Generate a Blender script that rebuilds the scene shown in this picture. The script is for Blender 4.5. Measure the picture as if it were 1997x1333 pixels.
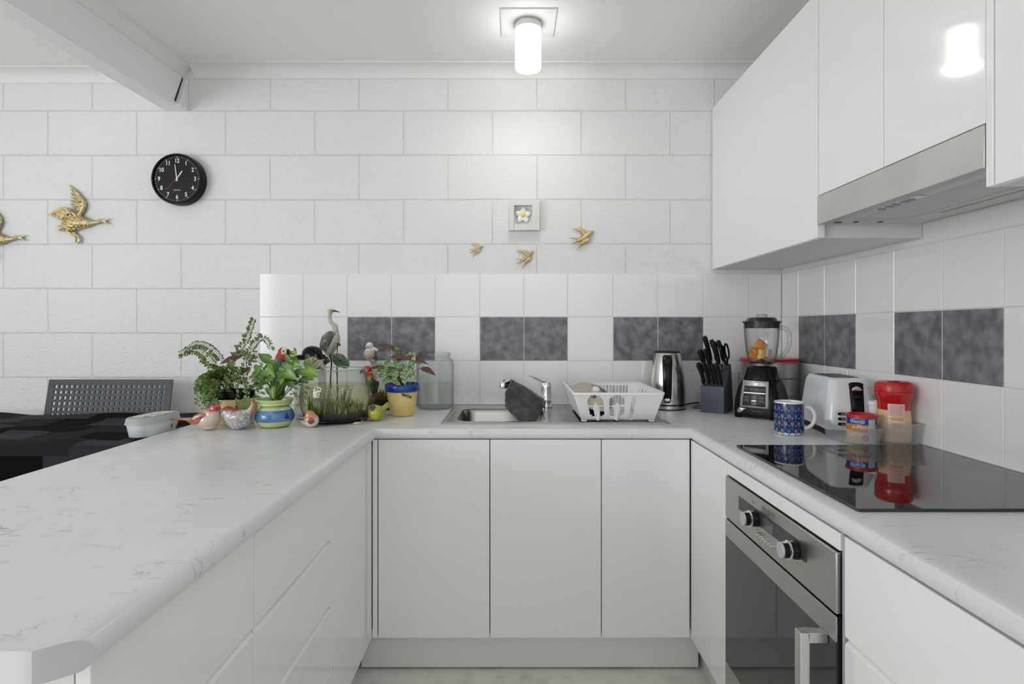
import bpy, bmesh, math, random
from mathutils import Vector, Matrix, Euler
R = math.radians; PI = math.pi
random.seed(7)
for o in list(bpy.data.objects): bpy.data.objects.remove(o)
SC = bpy.context.scene
COL = SC.collection

# ---------------------------------------------------------------- camera, world, light, exposure
F, CX, CY, H, D = 1101.0, 1002.0, 640.0, 1.219, 2.54
cam_d = bpy.data.cameras.new('camera'); cam = bpy.data.objects.new('camera', cam_d); COL.objects.link(cam)
cam.location = (0, 0, H); cam.rotation_euler = (R(90), 0, 0)
cam_d.sensor_width = 36; cam_d.lens = F/1997*36
cam_d.shift_x = -(CX-998.5)/1997; cam_d.shift_y = -(666.5-CY)/1997
cam_d.clip_start = .01
SC.camera = cam
SC.view_settings.view_transform = 'Standard'
try: SC.view_settings.look = 'None'
except Exception: pass
SC.view_settings.exposure = 0.07; SC.view_settings.gamma = 1; SC.view_settings.use_curve_mapping = False
w = bpy.data.worlds.new('world'); SC.world = w; w.use_nodes = True
w.node_tree.nodes['Background'].inputs[0].default_value = (.97, .98, 1, 1)
w.node_tree.nodes['Background'].inputs[1].default_value = .86

def area(name, loc, target, sx, sy, power, col=(1, 1, 1)):
    l = bpy.data.lights.new(name, 'AREA'); l.shape = 'RECTANGLE'; l.size = sx; l.size_y = sy; l.energy = power; l.color = col
    o = bpy.data.objects.new(name, l); COL.objects.link(o); o.location = loc
    l.spread = R(125)
    o.rotation_euler = (Vector(target)-Vector(loc)).to_track_quat('-Z', 'Y').to_euler()
    return o
area('window_daylight', (-3.3, -.6, 1.5), (.4, 2.3, 1.25), 1.8, 1.2, 20, (.97, .985, 1))
area('rear_window_daylight', (.2, -2.6, 1.6), (.1, 2.4, 1.2), 2.4, 1.5, 3, (.97, .985, 1))
l_ = bpy.data.lights.new('added_rear_fill', 'POINT'); l_.energy = 4; l_.color = (.98, .985, 1); l_.shadow_soft_size = .28  # added fill light behind the camera, no fixture there; lifts fronts and ceiling
o_ = bpy.data.objects.new('added_rear_fill', l_); COL.objects.link(o_); o_.location = (.15, -.35, 2.0)
SC.cycles.max_bounces = 10; SC.cycles.diffuse_bounces = 6; SC.cycles.transparent_max_bounces = 24
SC.cycles.caustics_reflective = False; SC.cycles.caustics_refractive = False
SC.cycles.sample_clamp_indirect = 4

# ---------------------------------------------------------------- helpers
def at(px, py, Y): return Vector(((px-CX)*Y/F, Y, H+(CY-py)*Y/F))
def s2l(c): return tuple((x/12.92 if x <= .04045 else ((x+.055)/1.055)**2.4) for x in c)
def rgb(r, g, b): return s2l((r/255, g/255, b/255))
MATS = {}
def mat(name, col=(.8, .8, .8), rough=.5, metal=0, coat=0, ior=1.5, bump=None, vary=None, sheen=0, attr=False, trans=0, emit=None, aniso=0, spec=.5):
    """col is linear; bump=(scale,strength,dist); vary=(scale,col2,lo,hi)"""
    if name in MATS: return MATS[name]
    m = bpy.data.materials.new(name); m.use_nodes = True; nt = m.node_tree; N = nt.nodes; L = nt.links
    p = N['Principled BSDF']; p.inputs['Base Color'].default_value = (*col, 1)
    p.inputs['Roughness'].default_value = rough; p.inputs['Metallic'].default_value = metal
    p.inputs['IOR'].default_value = ior; p.inputs['Coat Weight'].default_value = coat; p.inputs['Coat Roughness'].default_value = .05
    p.inputs['Sheen Weight'].default_value = sheen; p.inputs['Transmission Weight'].default_value = trans
    p.inputs['Anisotropic'].default_value = aniso
    p.inputs['Specular IOR Level'].default_value = spec
    tc = N.new('ShaderNodeTexCoord')
    if attr:
        a = N.new('ShaderNodeAttribute'); a.attribute_name = 'Col'; L.new(a.outputs['Color'], p.inputs['Base Color'])
    if vary:
        n = N.new('ShaderNodeTexNoise'); n.inputs['Scale'].default_value = vary[0]; n.inputs['Detail'].default_value = 6
        r = N.new('ShaderNodeValToRGB'); r.color_ramp.elements[0].position = vary[2]; r.color_ramp.elements[1].position = vary[3]
        r.color_ramp.elements[0].color = (*col, 1); r.color_ramp.elements[1].color = (*vary[1], 1)
        L.new(tc.outputs['Object'], n.inputs['Vector']); L.new(n.outputs['Fac'], r.inputs[0]); L.new(r.outputs[0], p.inputs['Base Color'])
    if bump:
        n = N.new('ShaderNodeTexNoise'); n.inputs['Scale'].default_value = bump[0]; n.inputs['Detail'].default_value = 4
        b = N.new('ShaderNodeBump'); b.inputs['Strength'].default_value = bump[1]; b.inputs['Distance'].default_value = bump[2]
        L.new(tc.outputs['Object'], n.inputs['Vector']); L.new(n.outputs['Fac'], b.inputs['Height']); L.new(b.outputs[0], p.inputs['Normal'])
    if emit:
        p.inputs['Emission Color'].default_value = (*emit[0], 1); p.inputs['Emission Strength'].default_value = emit[1]
    MATS[name] = m; return m
def thin_glass(name, tint=(.97, .98, .975), rough=.02, body=0, bodycol=(.8, .8, .8), edge=.55):
    if name in MATS: return MATS[name]
    m = bpy.data.materials.new(name); m.use_nodes = True; nt = m.node_tree; N = nt.nodes; L = nt.links
    N.remove(N['Principled BSDF']); out = N['Material Output']
    t = N.new('ShaderNodeBsdfTransparent'); g = N.new('ShaderNodeBsdfGlossy'); g.inputs['Roughness'].default_value = rough
    lw = N.new('ShaderNodeLayerWeight'); lw.inputs['Blend'].default_value = .5
    mc = N.new('ShaderNodeMixRGB'); mc.inputs[1].default_value = (*tint, 1); mc.inputs[2].default_value = (*[x*edge for x in tint], 1)
    pw = N.new('ShaderNodeMath'); pw.operation = 'POWER'; pw.inputs[1].default_value = 3.0
    L.new(lw.outputs['Facing'], pw.inputs[0]); L.new(pw.outputs[0], mc.inputs[0]); L.new(mc.outputs[0], t.inputs['Color'])
    p5 = N.new('ShaderNodeMath'); p5.operation = 'POWER'; p5.inputs[1].default_value = 5.0; L.new(lw.outputs['Facing'], p5.inputs[0])
    fr = N.new('ShaderNodeMath'); fr.operation = 'MULTIPLY_ADD'; fr.inputs[1].default_value = .5; fr.inputs[2].default_value = .03; L.new(p5.outputs[0], fr.inputs[0])
    mx = N.new('ShaderNodeMixShader'); L.new(fr.outputs[0], mx.inputs[0]); L.new(t.outputs[0], mx.inputs[1]); L.new(g.outputs[0], mx.inputs[2])
    last = mx
    if body:
        d = N.new('ShaderNodeBsdfDiffuse'); d.inputs[0].default_value = (*bodycol, 1)
        tl = N.new('ShaderNodeBsdfTranslucent'); tl.inputs[0].default_value = (*bodycol, 1)
        ad = N.new('ShaderNodeMixShader'); ad.inputs[0].default_value = .5; L.new(d.outputs[0], ad.inputs[1]); L.new(tl.outputs[0], ad.inputs[2])
        m2 = N.new('ShaderNodeMixShader'); m2.inputs[0].default_value = body; L.new(mx.outputs[0], m2.inputs[1]); L.new(ad.outputs[0], m2.inputs[2]); last = m2
    L.new(last.outputs[0], out.inputs[0]); MATS[name] = m; return m

def tag(o, label=None, cat=None, group=None, kind=None):
    if label: o['label'] = label
    if cat: o['category'] = cat
    if group: o['group'] = group
    if kind: o['kind'] = kind
    return o
def thing(name, label, cat, loc=(0, 0, 0), rz=0, group=None, rot=None):
    o = bpy.data.objects.new(name, None); COL.objects.link(o); o.empty_display_size = .05
    o.location = loc; o.rotation_euler = rot or (0, 0, rz)
    return tag(o, label, cat, group)

class MB:
    def __init__(s): s.v = []; s.f = []; s.m = []
    def add(s, vs, fs, mi=0, fn=None):
        n = len(s.v)
        s.v += [tuple(fn(Vector(v))) if fn else tuple(v) for v in vs]
        s.f += [tuple(i+n for i in f) for f in fs]; s.m += [mi]*len(fs); return s
    def box(s, x0, x1, y0, y1, z0, z1, mi=0, fn=None):
        return s.add([(x0, y0, z0), (x1, y0, z0), (x1, y1, z0), (x0, y1, z0), (x0, y0, z1), (x1, y0, z1), (x1, y1, z1), (x0, y1, z1)],
                     [(0, 3, 2, 1), (4, 5, 6, 7), (0, 1, 5, 4), (1, 2, 6, 5), (2, 3, 7, 6), (3, 0, 4, 7)], mi, fn)
    def prism(s, poly, h0, h1, fn=None, mi=0, mcap=None):
        """poly in (a,b); fn maps Vector(a,b,h)"""
        n = len(poly); vs = [(a, b, h0) for a, b in poly]+[(a, b, h1) for a, b in poly]
        s.add(vs, [(i, (i+1) % n, n+(i+1) % n, n+i) for i in range(n)], mi, fn)
        k = len(s.v)-2*n
        s.f += [tuple(k+i for i in reversed(range(n))), tuple(k+n+i for i in range(n))]; s.m += [mi if mcap is None else mcap]*2
        return s
    def lathe(s, prof, seg=48, c=(0, 0, 0), mi=0, fn=None, sx=1, sy=1):
        vs = []; fs = []; c = Vector(c)
        idx = []
        for r, z in prof:
            if r < 1e-6: idx.append([len(vs)]); vs.append(c+Vector((0, 0, z)))
            else:
                idx.append(list(range(len(vs), len(vs)+seg)))
                vs += [c+Vector((r*sx*math.cos(2*PI*k/seg), r*sy*math.sin(2*PI*k/seg), z)) for k in range(seg)]
        mis = []
        for q, (a, b) in enumerate(zip(idx, idx[1:])):
            for k in range(seg):
                k2 = (k+1) % seg
                if len(a) == 1 and len(b) == 1: continue
                if len(a) == 1: fs.append((a[0], b[k2], b[k]))
                elif len(b) == 1: fs.append((a[k], a[k2], b[0]))
                else: fs.append((a[k], a[k2], b[k2], b[k]))
                mis.append(mi[q] if isinstance(mi, (list, tuple)) else mi)
        n = len(s.f); s.add(vs, fs, 0, fn); s.m[n:] = mis; return s
    def loft(s, rings, mi=0, cap=True, closed=True, fn=None):
        n = len(rings[0]); vs = [p for r in rings for p in r]; fs = []
        for a in range(len(rings)-1):
            for k in range(n if closed else n-1):
                k2 = (k+1) % n; fs.append((a*n+k, a*n+k2, (a+1)*n+k2, (a+1)*n+k))
        if cap: fs += [tuple(reversed(range(n))), tuple(range((len(rings)-1)*n, len(rings)*n))]
        return s.add(vs, fs, mi, fn)
    def tube(s, pts, r, seg=10, mi=0, fn=None, flat=1):
        pts = [Vector(p) for p in pts]; n = len(pts); rr = r if isinstance(r, (list, tuple)) else [r]*n
        rings = []; up = Vector((0, 0, 1)); prev = None
        for i, p in enumerate(pts):
            t = (pts[min(i+1, n-1)]-pts[max(i-1, 0)]).normalized()
            if prev is None:
                a = t.cross(up); a = t.cross(Vector((1, 0, 0))) if a.length < .1 else a
            else: a = prev-t*prev.dot(t)
            a.normalize(); prev = a; b = t.cross(a)
            rings.append([p+(a*math.cos(2*PI*k/seg)+b*math.sin(2*PI*k/seg)*flat)*rr[i] for k in range(seg)])
        return s.loft(rings, mi, fn=fn)
    def ell(s, c, r, rot=None, seg=16, mi=0, fn=None):
        M = Euler(rot).to_matrix() if rot else Matrix.Identity(3); c = Vector(c); r = (r, r, r) if not isinstance(r, (tuple, list)) else r
        prof = [(math.sin(PI*i/(seg//2)), -math.cos(PI*i/(seg//2))) for i in range(seg//2+1)]; prof[0] = (0, -1); prof[-1] = (0, 1)
        f2 = (lambda v: (fn or (lambda q: q))(c+M @ Vector((v.x*r[0], v.y*r[1], v.z*r[2]))))
        return s.lathe(prof, seg, mi=mi, fn=f2)
    def disc(s, c, rx, ry, seg=16, mi=0, fn=None):
        return s.add([(c[0]+rx*math.cos(2*PI*k/seg), c[1]+ry*math.sin(2*PI*k/seg), c[2] if len(c) > 2 else 0) for k in range(seg)], [tuple(range(seg))], mi, fn)
    def sheet(s, P, nu, nv, hole=None, mi=0):
        """P(u,v)->point; hole(u,v)->bool for cell centres"""
        vs = [P(i/nu, j/nv) for j in range(nv+1) for i in range(nu+1)]
        fs = [(j*(nu+1)+i, j*(nu+1)+i+1, (j+1)*(nu+1)+i+1, (j+1)*(nu+1)+i) for j in range(nv) for i in range(nu)
              if not (hole and hole((i+.5)/nu, (j+.5)/nv))]
        return s.add(vs, fs, mi)
    def text(s, t, size, fn, mi=0, align='CENTER', extrude=0, shear=0, bold=0):
        cu = bpy.data.curves.new('t', 'FONT'); cu.body = t; cu.size = size; cu.align_x = align; cu.align_y = 'CENTER'; cu.extrude = extrude; cu.shear = shear
        cu.resolution_u = 3; cu.offset = bold
        o = bpy.data.objects.new('t', cu); COL.objects.link(o); bpy.context.view_layer.update()
        me = bpy.data.meshes.new_from_object(o.evaluated_get(bpy.context.evaluated_depsgraph_get()))
        s.add([v.co for v in me.vertices], [tuple(p.vertices) for p in me.polygons], mi, fn)
        bpy.data.objects.remove(o); bpy.data.curves.remove(cu); bpy.data.meshes.remove(me); return s
    def scribble(s, w, h, fn, mi=0, n=14, t=.0006, seed=1):
        r_ = random.Random(seed); pts = [Vector((-w/2+w*i/n, (h/2)*r_.uniform(-1, 1)*(1 if i % 2 else -1), 0)) for i in range(n+1)]
        for a, b in zip(pts, pts[1:]):
            d = (b-a).normalized(); m_ = Vector((-d.y, d.x, 0))*t/2; s.add([a-m_, b-m_, b+m_, a+m_], [(0, 1, 2, 3)], mi, fn)
        return s
    def build(s, name, mats, parent=None, smooth=35, bevel=0, seg=2, solid=0, sub=0, offset=0, merge=True, loc=None, clean=False):
        me = bpy.data.meshes.new(name); me.from_pydata(s.v, [], s.f)
        mats = mats if isinstance(mats, (list, tuple)) else [mats]
        for m in mats: me.materials.append(m)
        me.polygons.foreach_set('material_index', s.m)
        if merge or clean:
            bm = bmesh.new(); bm.from_mesh(me)
            if clean: bmesh.ops.delete(bm, geom=[v for v in bm.verts if not v.link_faces], context='VERTS')
            if merge:
                bmesh.ops.remove_doubles(bm, verts=bm.verts, dist=1e-6)
                if not clean: bmesh.ops.recalc_face_normals(bm, faces=bm.faces)
            bm.to_mesh(me); bm.free()
        me.validate(); me.update()
        if smooth:
            me.polygons.foreach_set('use_smooth', [True]*len(me.polygons)); me.set_sharp_from_angle(angle=R(smooth))
        o = bpy.data.objects.new(name, me); COL.objects.link(o)
        if parent: o.parent = parent
        if loc: o.location = loc
        if solid:
            q = o.modifiers.new('s', 'SOLIDIFY'); q.thickness = solid; q.offset = offset
        if sub:
            q = o.modifiers.new('u', 'SUBSURF'); q.levels = q.render_levels = sub
        if bevel:
            q = o.modifiers.new('b', 'BEVEL'); q.width = bevel; q.segments = seg; q.limit_method = 'ANGLE'; q.angle_limit = R(40)
        return o
def B(*a, **k): return MB().box(*a, **k)
def organic(name, prims, m, parent=None, voxel=.002, it=4, paint=None, fac=.5):
    mb = MB()
    for p in prims:
        if p[0] == 'e': mb.ell(p[1], p[2], p[3] if len(p) > 3 else None, 20)
        else:
            pts = [Vector(q) for q in p[1]]; rr = p[2]
            for i in range(len(pts)-1):
                n = max(2, int((pts[i+1]-pts[i]).length/(min(rr[i], rr[i+1])*.45+1e-5))); n = min(n, 30)
                for k in range(n+1):
                    t = k/n; mb.ell(pts[i].lerp(pts[i+1], t), rr[i]*(1-t)+rr[i+1]*t, None, 12)
    me = bpy.data.meshes.new(name); me.from_pydata(mb.v, [], mb.f)
    o = bpy.data.objects.new('tmp', me); COL.objects.link(o)
    q = o.modifiers.new('r', 'REMESH'); q.mode = 'VOXEL'; q.voxel_size = voxel
    q = o.modifiers.new('s', 'SMOOTH'); q.factor = fac; q.iterations = it
    bpy.context.view_layer.update()
    me2 = bpy.data.meshes.new_from_object(o.evaluated_get(bpy.context.evaluated_depsgraph_get()))
    bpy.data.objects.remove(o); bpy.data.meshes.remove(me); me2.name = name
    me2.materials.clear(); me2.materials.append(m)
    me2.polygons.foreach_set('use_smooth', [True]*len(me2.polygons))
    if paint: paintmesh(me2, paint)
    o = bpy.data.objects.new(name, me2); COL.objects.link(o)
    if parent: o.parent = parent
    return o
def paintmesh(me, fn):
    a = me.color_attributes.new('Col', 'FLOAT_COLOR', 'POINT'); buf = []
    for v in me.vertices: buf += [*fn(v.co), 1]
    a.data.foreach_set('color', buf)
def mix(a, b, t): t = max(0, min(1, t)); return tuple(x*(1-t)+y*t for x, y in zip(a, b))
def smooth_path(pts, n=6):
    pts = [Vector(p) for p in pts]; out = []
    for i in range(len(pts)-1):
        p0 = pts[max(i-1, 0)]; p1 = pts[i]; p2 = pts[i+1]; p3 = pts[min(i+2, len(pts)-1)]
        for k in range(n):
            t = k/n; out.append(.5*((2*p1)+(p2-p0)*t+(2*p0-5*p1+4*p2-p3)*t*t+(3*p1-p0-3*p2+p3)*t**3))
    return out+[pts[-1]]
def rrect(x0, x1, y0, y1, r, n=6):
    out = []
    for cx, cy, a0 in ((x1-r, y1-r, 0), (x0+r, y1-r, 90), (x0+r, y0+r, 180), (x1-r, y0+r, 270)):
        out += [(cx+r*math.cos(R(a0+90*k/n)), cy+r*math.sin(R(a0+90*k/n))) for k in range(n+1)]
    return out

# ---------------------------------------------------------------- materials
def block_wall_material():
    m = bpy.data.materials.new('painted_block'); m.use_nodes = True; N = m.node_tree.nodes; L = m.node_tree.links; p = N['Principled BSDF']
    p.inputs['Roughness'].default_value = .5
    tc = N.new('ShaderNodeTexCoord'); sp = N.new('ShaderNodeSeparateXYZ'); cb = N.new('ShaderNodeCombineXYZ'); ad = N.new('ShaderNodeMath'); ad.operation = 'ADD'; ad.inputs[1].default_value = .293
    L.new(tc.outputs['Object'], sp.inputs[0]); L.new(sp.outputs[0], ad.inputs[0]); L.new(ad.outputs[0], cb.inputs[0]); L.new(sp.outputs[2], cb.inputs[1])
    nz = N.new('ShaderNodeTexNoise'); nz.inputs['Scale'].default_value = 7; nz.inputs['Detail'].default_value = 3; L.new(tc.outputs['Object'], nz.inputs['Vector'])
    vm = N.new('ShaderNodeVectorMath'); vm.operation = 'SCALE'; vm.inputs['Scale'].default_value = .005; L.new(nz.outputs['Color'], vm.inputs[0])
    va = N.new('ShaderNodeVectorMath'); L.new(cb.outputs[0], va.inputs[0]); L.new(vm.outputs[0], va.inputs[1])
    br = N.new('ShaderNodeTexBrick'); br.inputs['Scale'].default_value = 1; br.inputs['Brick Width'].default_value = .4; br.inputs['Row Height'].default_value = .2
    br.inputs['Mortar Size'].default_value = .0034; br.inputs['Mortar Smooth'].default_value = .65; br.offset = .5; br.offset_frequency = 2; br.squash = 1
    L.new(va.outputs[0], br.inputs['Vector'])
    inv = N.new('ShaderNodeMath'); inv.operation = 'SUBTRACT'; inv.inputs[0].default_value = 1; L.new(br.outputs['Fac'], inv.inputs[1])
    b1 = N.new('ShaderNodeBump'); b1.inputs['Strength'].default_value = .7; b1.inputs['Distance'].default_value = .0035; L.new(inv.outputs[0], b1.inputs['Height'])
    n2 = N.new('ShaderNodeTexNoise'); n2.inputs['Scale'].default_value = 120; n2.inputs['Detail'].default_value = 5; L.new(tc.outputs['Object'], n2.inputs['Vector'])
    v2 = N.new('ShaderNodeTexVoronoi'); v2.inputs['Scale'].default_value = 55; L.new(tc.outputs['Object'], v2.inputs['Vector'])
    r2 = N.new('ShaderNodeMapRange'); r2.inputs[1].default_value = .0; r2.inputs[2].default_value = .14; L.new(v2.outputs['Distance'], r2.inputs[0])
    n3 = N.new('ShaderNodeMath'); n3.operation = 'MULTIPLY_ADD'; n3.inputs[1].default_value = .45; L.new(r2.outputs[0], n3.inputs[0]); L.new(n2.outputs['Fac'], n3.inputs[2])
    b2 = N.new('ShaderNodeBump'); b2.inputs['Strength'].default_value = .8; b2.inputs['Distance'].default_value = .004; L.new(n3.outputs[0], b2.inputs['Height']); L.new(b1.outputs[0], b2.inputs['Normal'])
    L.new(b2.outputs[0], p.inputs['Normal'])
    n4 = N.new('ShaderNodeTexNoise'); n4.inputs['Scale'].default_value = 2.2; L.new(tc.outputs['Object'], n4.inputs['Vector'])
    r = N.new('ShaderNodeValToRGB'); r.color_ramp.elements[0].color = (.76, .76, .75, 1); r.color_ramp.elements[1].color = (.82, .825, .82, 1); L.new(n4.outputs['Fac'], r.inputs[0])
    mx = N.new('ShaderNodeMixRGB'); mx.blend_type = 'MULTIPLY'; mx.inputs[2].default_value = (.94, .94, .93, 1); L.new(br.outputs['Fac'], mx.inputs[0]); L.new(r.outputs[0], mx.inputs[1])
    L.new(mx.outputs[0], p.inputs['Base Color']); return m
def marble_material():
    m = bpy.data.materials.new('marble_laminate'); m.use_nodes = True; N = m.node_tree.nodes; L = m.node_tree.links; p = N['Principled BSDF']
    p.inputs['Roughness'].default_value = .27
    tc = N.new('ShaderNodeTexCoord'); mp = N.new('ShaderNodeMapping'); mp.inputs['Rotation'].default_value = (0, 0, R(38)); mp.inputs['Scale'].default_value = (1, 2.6, 1)
    L.new(tc.outputs['Object'], mp.inputs[0])
    def ridge(scale, width, det, mscale, lo, hi):
        n = N.new('ShaderNodeTexNoise'); n.inputs['Scale'].default_value = scale; n.inputs['Detail'].default_value = det; n.inputs['Roughness'].default_value = .62; n.inputs['Distortion'].default_value = .6
        L.new(mp.outputs[0], n.inputs['Vector'])
        a = N.new('ShaderNodeMath'); a.operation = 'SUBTRACT'; a.inputs[1].default_value = .5; L.new(n.outputs['Fac'], a.inputs[0])
        b = N.new('ShaderNodeMath'); b.operation = 'ABSOLUTE'; L.new(a.outputs[0], b.inputs[0])
        c = N.new('ShaderNodeMapRange'); c.inputs[1].default_value = 0; c.inputs[2].default_value = width; c.inputs[3].default_value = 1; c.inputs[4].default_value = 0; L.new(b.outputs[0], c.inputs[0])
        k = N.new('ShaderNodeTexNoise'); k.inputs['Scale'].default_value = mscale; k.inputs['Detail'].default_value = 3; L.new(tc.outputs['Object'], k.inputs['Vector'])
        e = N.new('ShaderNodeMapRange'); e.inputs[1].default_value = lo; e.inputs[2].default_value = hi; L.new(k.outputs['Fac'], e.inputs[0])
        g = N.new('ShaderNodeMath'); g.operation = 'MULTIPLY'; L.new(c.outputs[0], g.inputs[0]); L.new(e.outputs[0], g.inputs[1]); return g
    g1 = ridge(3.1, .012, 5, 9, .53, .72); g2 = ridge(6.5, .016, 4, 14, .55, .75)
    mxm = N.new('ShaderNodeMath'); mxm.operation = 'MAXIMUM'; L.new(g1.outputs[0], mxm.inputs[0]); L.new(g2.outputs[0], mxm.inputs[1])
    n = N.new('ShaderNodeTexNoise'); n.inputs['Scale'].default_value = 2.5; n.inputs['Detail'].default_value = 4; L.new(tc.outputs['Object'], n.inputs['Vector'])
    r = N.new('ShaderNodeValToRGB'); r.color_ramp.elements[0].position = .3; r.color_ramp.elements[1].position = .7
    r.color_ramp.elements[0].color = (.68, .69, .705, 1); r.color_ramp.elements[1].color = (.75, .755, .765, 1); L.new(n.outputs['Fac'], r.inputs[0])
    mx = N.new('ShaderNodeMixRGB'); mx.inputs[2].default_value = (.33, .32, .30, 1); L.new(mxm.outputs[0], mx.inputs[0]); L.new(r.outputs[0], mx.inputs[1])
    L.new(mx.outputs[0], p.inputs['Base Color']); return m
M_wall = block_wall_material(); M_marble = marble_material()
M_paint = mat('white_wall_paint', (.82, .82, .81), .55, bump=(90, .1, .001))
M_ceil = mat('ceiling_paint', (.88, .88, .862), .7)
M_corn = mat('cornice_paint', (.80, .80, .79), .55)
M_beam = mat('beam_paint', (.86, .86, .86), .45)
M_cab = mat('gloss_white', (.86, .86, .855), .09, coat=.3)
M_carc = mat('white_melamine', (.76, .76, .74), .4)
M_edge = mat('edge_strip_grey', (.42, .43, .47), .4)
M_kick = mat('kickboard_grey', (.76, .76, .755), .35, bump=(40, .05, .001))
M_steel = mat('brushed_steel', (.60, .59, .57), .30, 1, bump=(220, .04, .001))
M_steel2 = mat('satin_steel', (.66, .66, .65), .34, 1)
M_chrome = mat('chrome', (.82, .83, .85), .06, 1)
M_black = mat('black_plastic', (.006, .006, .007), .22, spec=.2)
M_blackm = mat('black_matte_plastic', (.012, .012, .013), .45, spec=.25)
M_blackg = mat('black_gloss', (.006, .006, .008), .04, ior=1.55)
M_white = mat('white_plastic', (.84, .85, .86), .3)
M_whiteg = mat('white_glaze', (.82, .83, .84), .1, coat=.4)
M_red = mat('red_plastic', rgb(190, 22, 25), .3)
M_tile = mat('white_tile', (.84, .845, .85), .12, coat=.3)
M_grout = mat('grout', (.70, .69, .66), .8)
M_dtile = mat('slate_grey_tile', rgb(90, 90, 96), .33, vary=(26, rgb(136, 137, 144), .34, .68))
M_glass = thin_glass('clear_glass', (.975, .985, .98), edge=.32)
M_glassg = thin_glass('jar_glass', (.98, .985, .983), edge=.65)
M_bowl = thin_glass('bowl_glass', (.97, .975, .96), edge=.6)
M_water = thin_glass('pond_water', (.975, .955, .80), edge=.85)
M_waterc = thin_glass('clear_water', (.968, .974, .968), edge=.92)
M_frost = thin_glass('frosted_plastic', (.88, .89, .91), .25, body=.34, bodycol=(.75, .78, .83), edge=.85)
M_ceramic = mat('painted_ceramic', rough=.13, coat=.4, attr=True)
M_resin = mat('painted_resin', rough=.55, attr=True)
M_gold = mat('antique_gold', rgb(222, 206, 158), .28, 1, vary=(60, rgb(150, 128, 78), .45, .75), bump=(230, .8, .004))
M_goldp = mat('gold_paint', rgb(208, 184, 136), .38, .75, bump=(300, .2, .001))
M_leaf = mat('leaf_green', rgb(62, 102, 34), .42, vary=(30, rgb(108, 142, 58), .35, .7))
M_fern = mat('fern_green', rgb(76, 100, 36), .5, vary=(20, rgb(118, 140, 62), .4, .75))
M_stem = mat('fern_stem', rgb(45, 38, 30), .5)
M_stemg = mat('green_stem', rgb(120, 140, 60), .5)
M_soil = mat('soil', rgb(40, 30, 22), .9, vary=(80, rgb(90, 70, 45), .4, .7), bump=(150, .6, .004))
M_gravel = mat('dark_gravel', rgb(16, 13, 9), .7, vary=(220, rgb(150, 115, 55), .58, .75), bump=(260, .9, .004))
M_bark = mat('bark', rgb(62, 50, 38), .8, vary=(50, rgb(110, 92, 70), .4, .7), bump=(120, .8, .004))

# ---------------------------------------------------------------- setting
CT = .875                                   # worktop height
WX, WL = 1.208, -4.2                        # right wall, left extent
HC, HCL = 2.395, 2.375
tag(B(WL, WX+.1, D, D+.12, 0, 2.5).build('wall_back', M_wall), kind='structure')
tag(B(WX, WX+.1, -3.0, D, 0, 2.5).build('wall_right', M_paint), kind='structure')
tag(B(-1.50, WX, -3.0, D, HC, 2.5).build('ceiling', M_ceil), kind='structure')
tag(B(WL, -1.50, -3.0, D, HCL, 2.5).build('ceiling.001', M_ceil), kind='structure')
def floor_mat():
    m = mat('vinyl_floor', rgb(240, 239, 232), .35, vary=(11, rgb(206, 206, 200), .5, .75)); return m
tag(B(WL, WX, -3.0, D, -.05, 0).build('floor', floor_mat()), kind='structure')
# cornices: cove profile
def cove(x_from, x_to, hc, name, p=.055):
    prof = [(0, 0), (0, -p-.003), (.004, -p-.003)]+[(p-(p-.006)*math.cos(R(a)), -p+(p-.006)*math.sin(R(a))-.0) for a in range(0, 91, 15)][0:0]
    prof = [(0, 0), (0, -p), (.005, -p)]+[(p-.002-(p-.007)*math.cos(R(a)), -p+.002+(p-.007)*math.sin(R(a))) for a in range(0, 91, 10)]+[(p, -.005), (p, 0)]
    mb = MB(); mb.prism(prof, x_from, x_to, fn=lambda v: Vector((v.z, D-v.x, hc+v.y)))
    tag(mb.build(name, M_corn, smooth=30), kind='structure')
cove(-1.44, WX-.002, HC, 'trim_1'); cove(WL, -1.56, HCL, 'trim_2')
# ceiling beam (slightly skew) with its cornice on the kitchen side
def bx(Y): return -1.483-(2.463-Y)*.0386     # right face of beam at depth Y
poly = [(0, 2.195), (-.085, 2.195), (-.085, 2.45), (0, 2.45)]
mb = MB(); mb.loft([[Vector((bx(Y)+a, Y, z)) for a, z in poly] for Y in (-3.0, D)])
tag(mb.build('trim_3', M_beam, bevel=.003), kind='structure')
mb = MB(); p = .052
prof = [(0, 0), (0, -p), (.005, -p)]+[(p-.002-(p-.007)*math.cos(R(a)), -p+.002+(p-.007)*math.sin(R(a))) for a in range(0, 91, 10)]+[(p, -.004), (p, 0)]
mb.loft([[Vector((bx(Y)+.0005+a, Y, HC+z)) for a, z in prof] for Y in (-3.0, D-.001)])
tag(mb.build('trim_4', M_corn, smooth=30), kind='structure')
mb = MB().prism([(2.472, 2.1945), (D-.0005, 2.1945), (D-.0005, 2.345), (2.532, 2.345)], -1.555, -1.463, fn=lambda v: Vector((v.z, v.x, v.y)))
tag(mb.build('trim_5', M_beam, bevel=.002), kind='structure')
tag(MB().prism([(2.464, 2.212), (2.4715, 2.212), (2.527, 2.338), (2.519, 2.338)], -1.55, -1.4795, fn=lambda v: Vector((v.z, v.x, v.y))).build('gap_shade_strip', M_blackm), kind='structure')  # black sliver standing in for the dark of the open gap beside the end block

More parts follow.
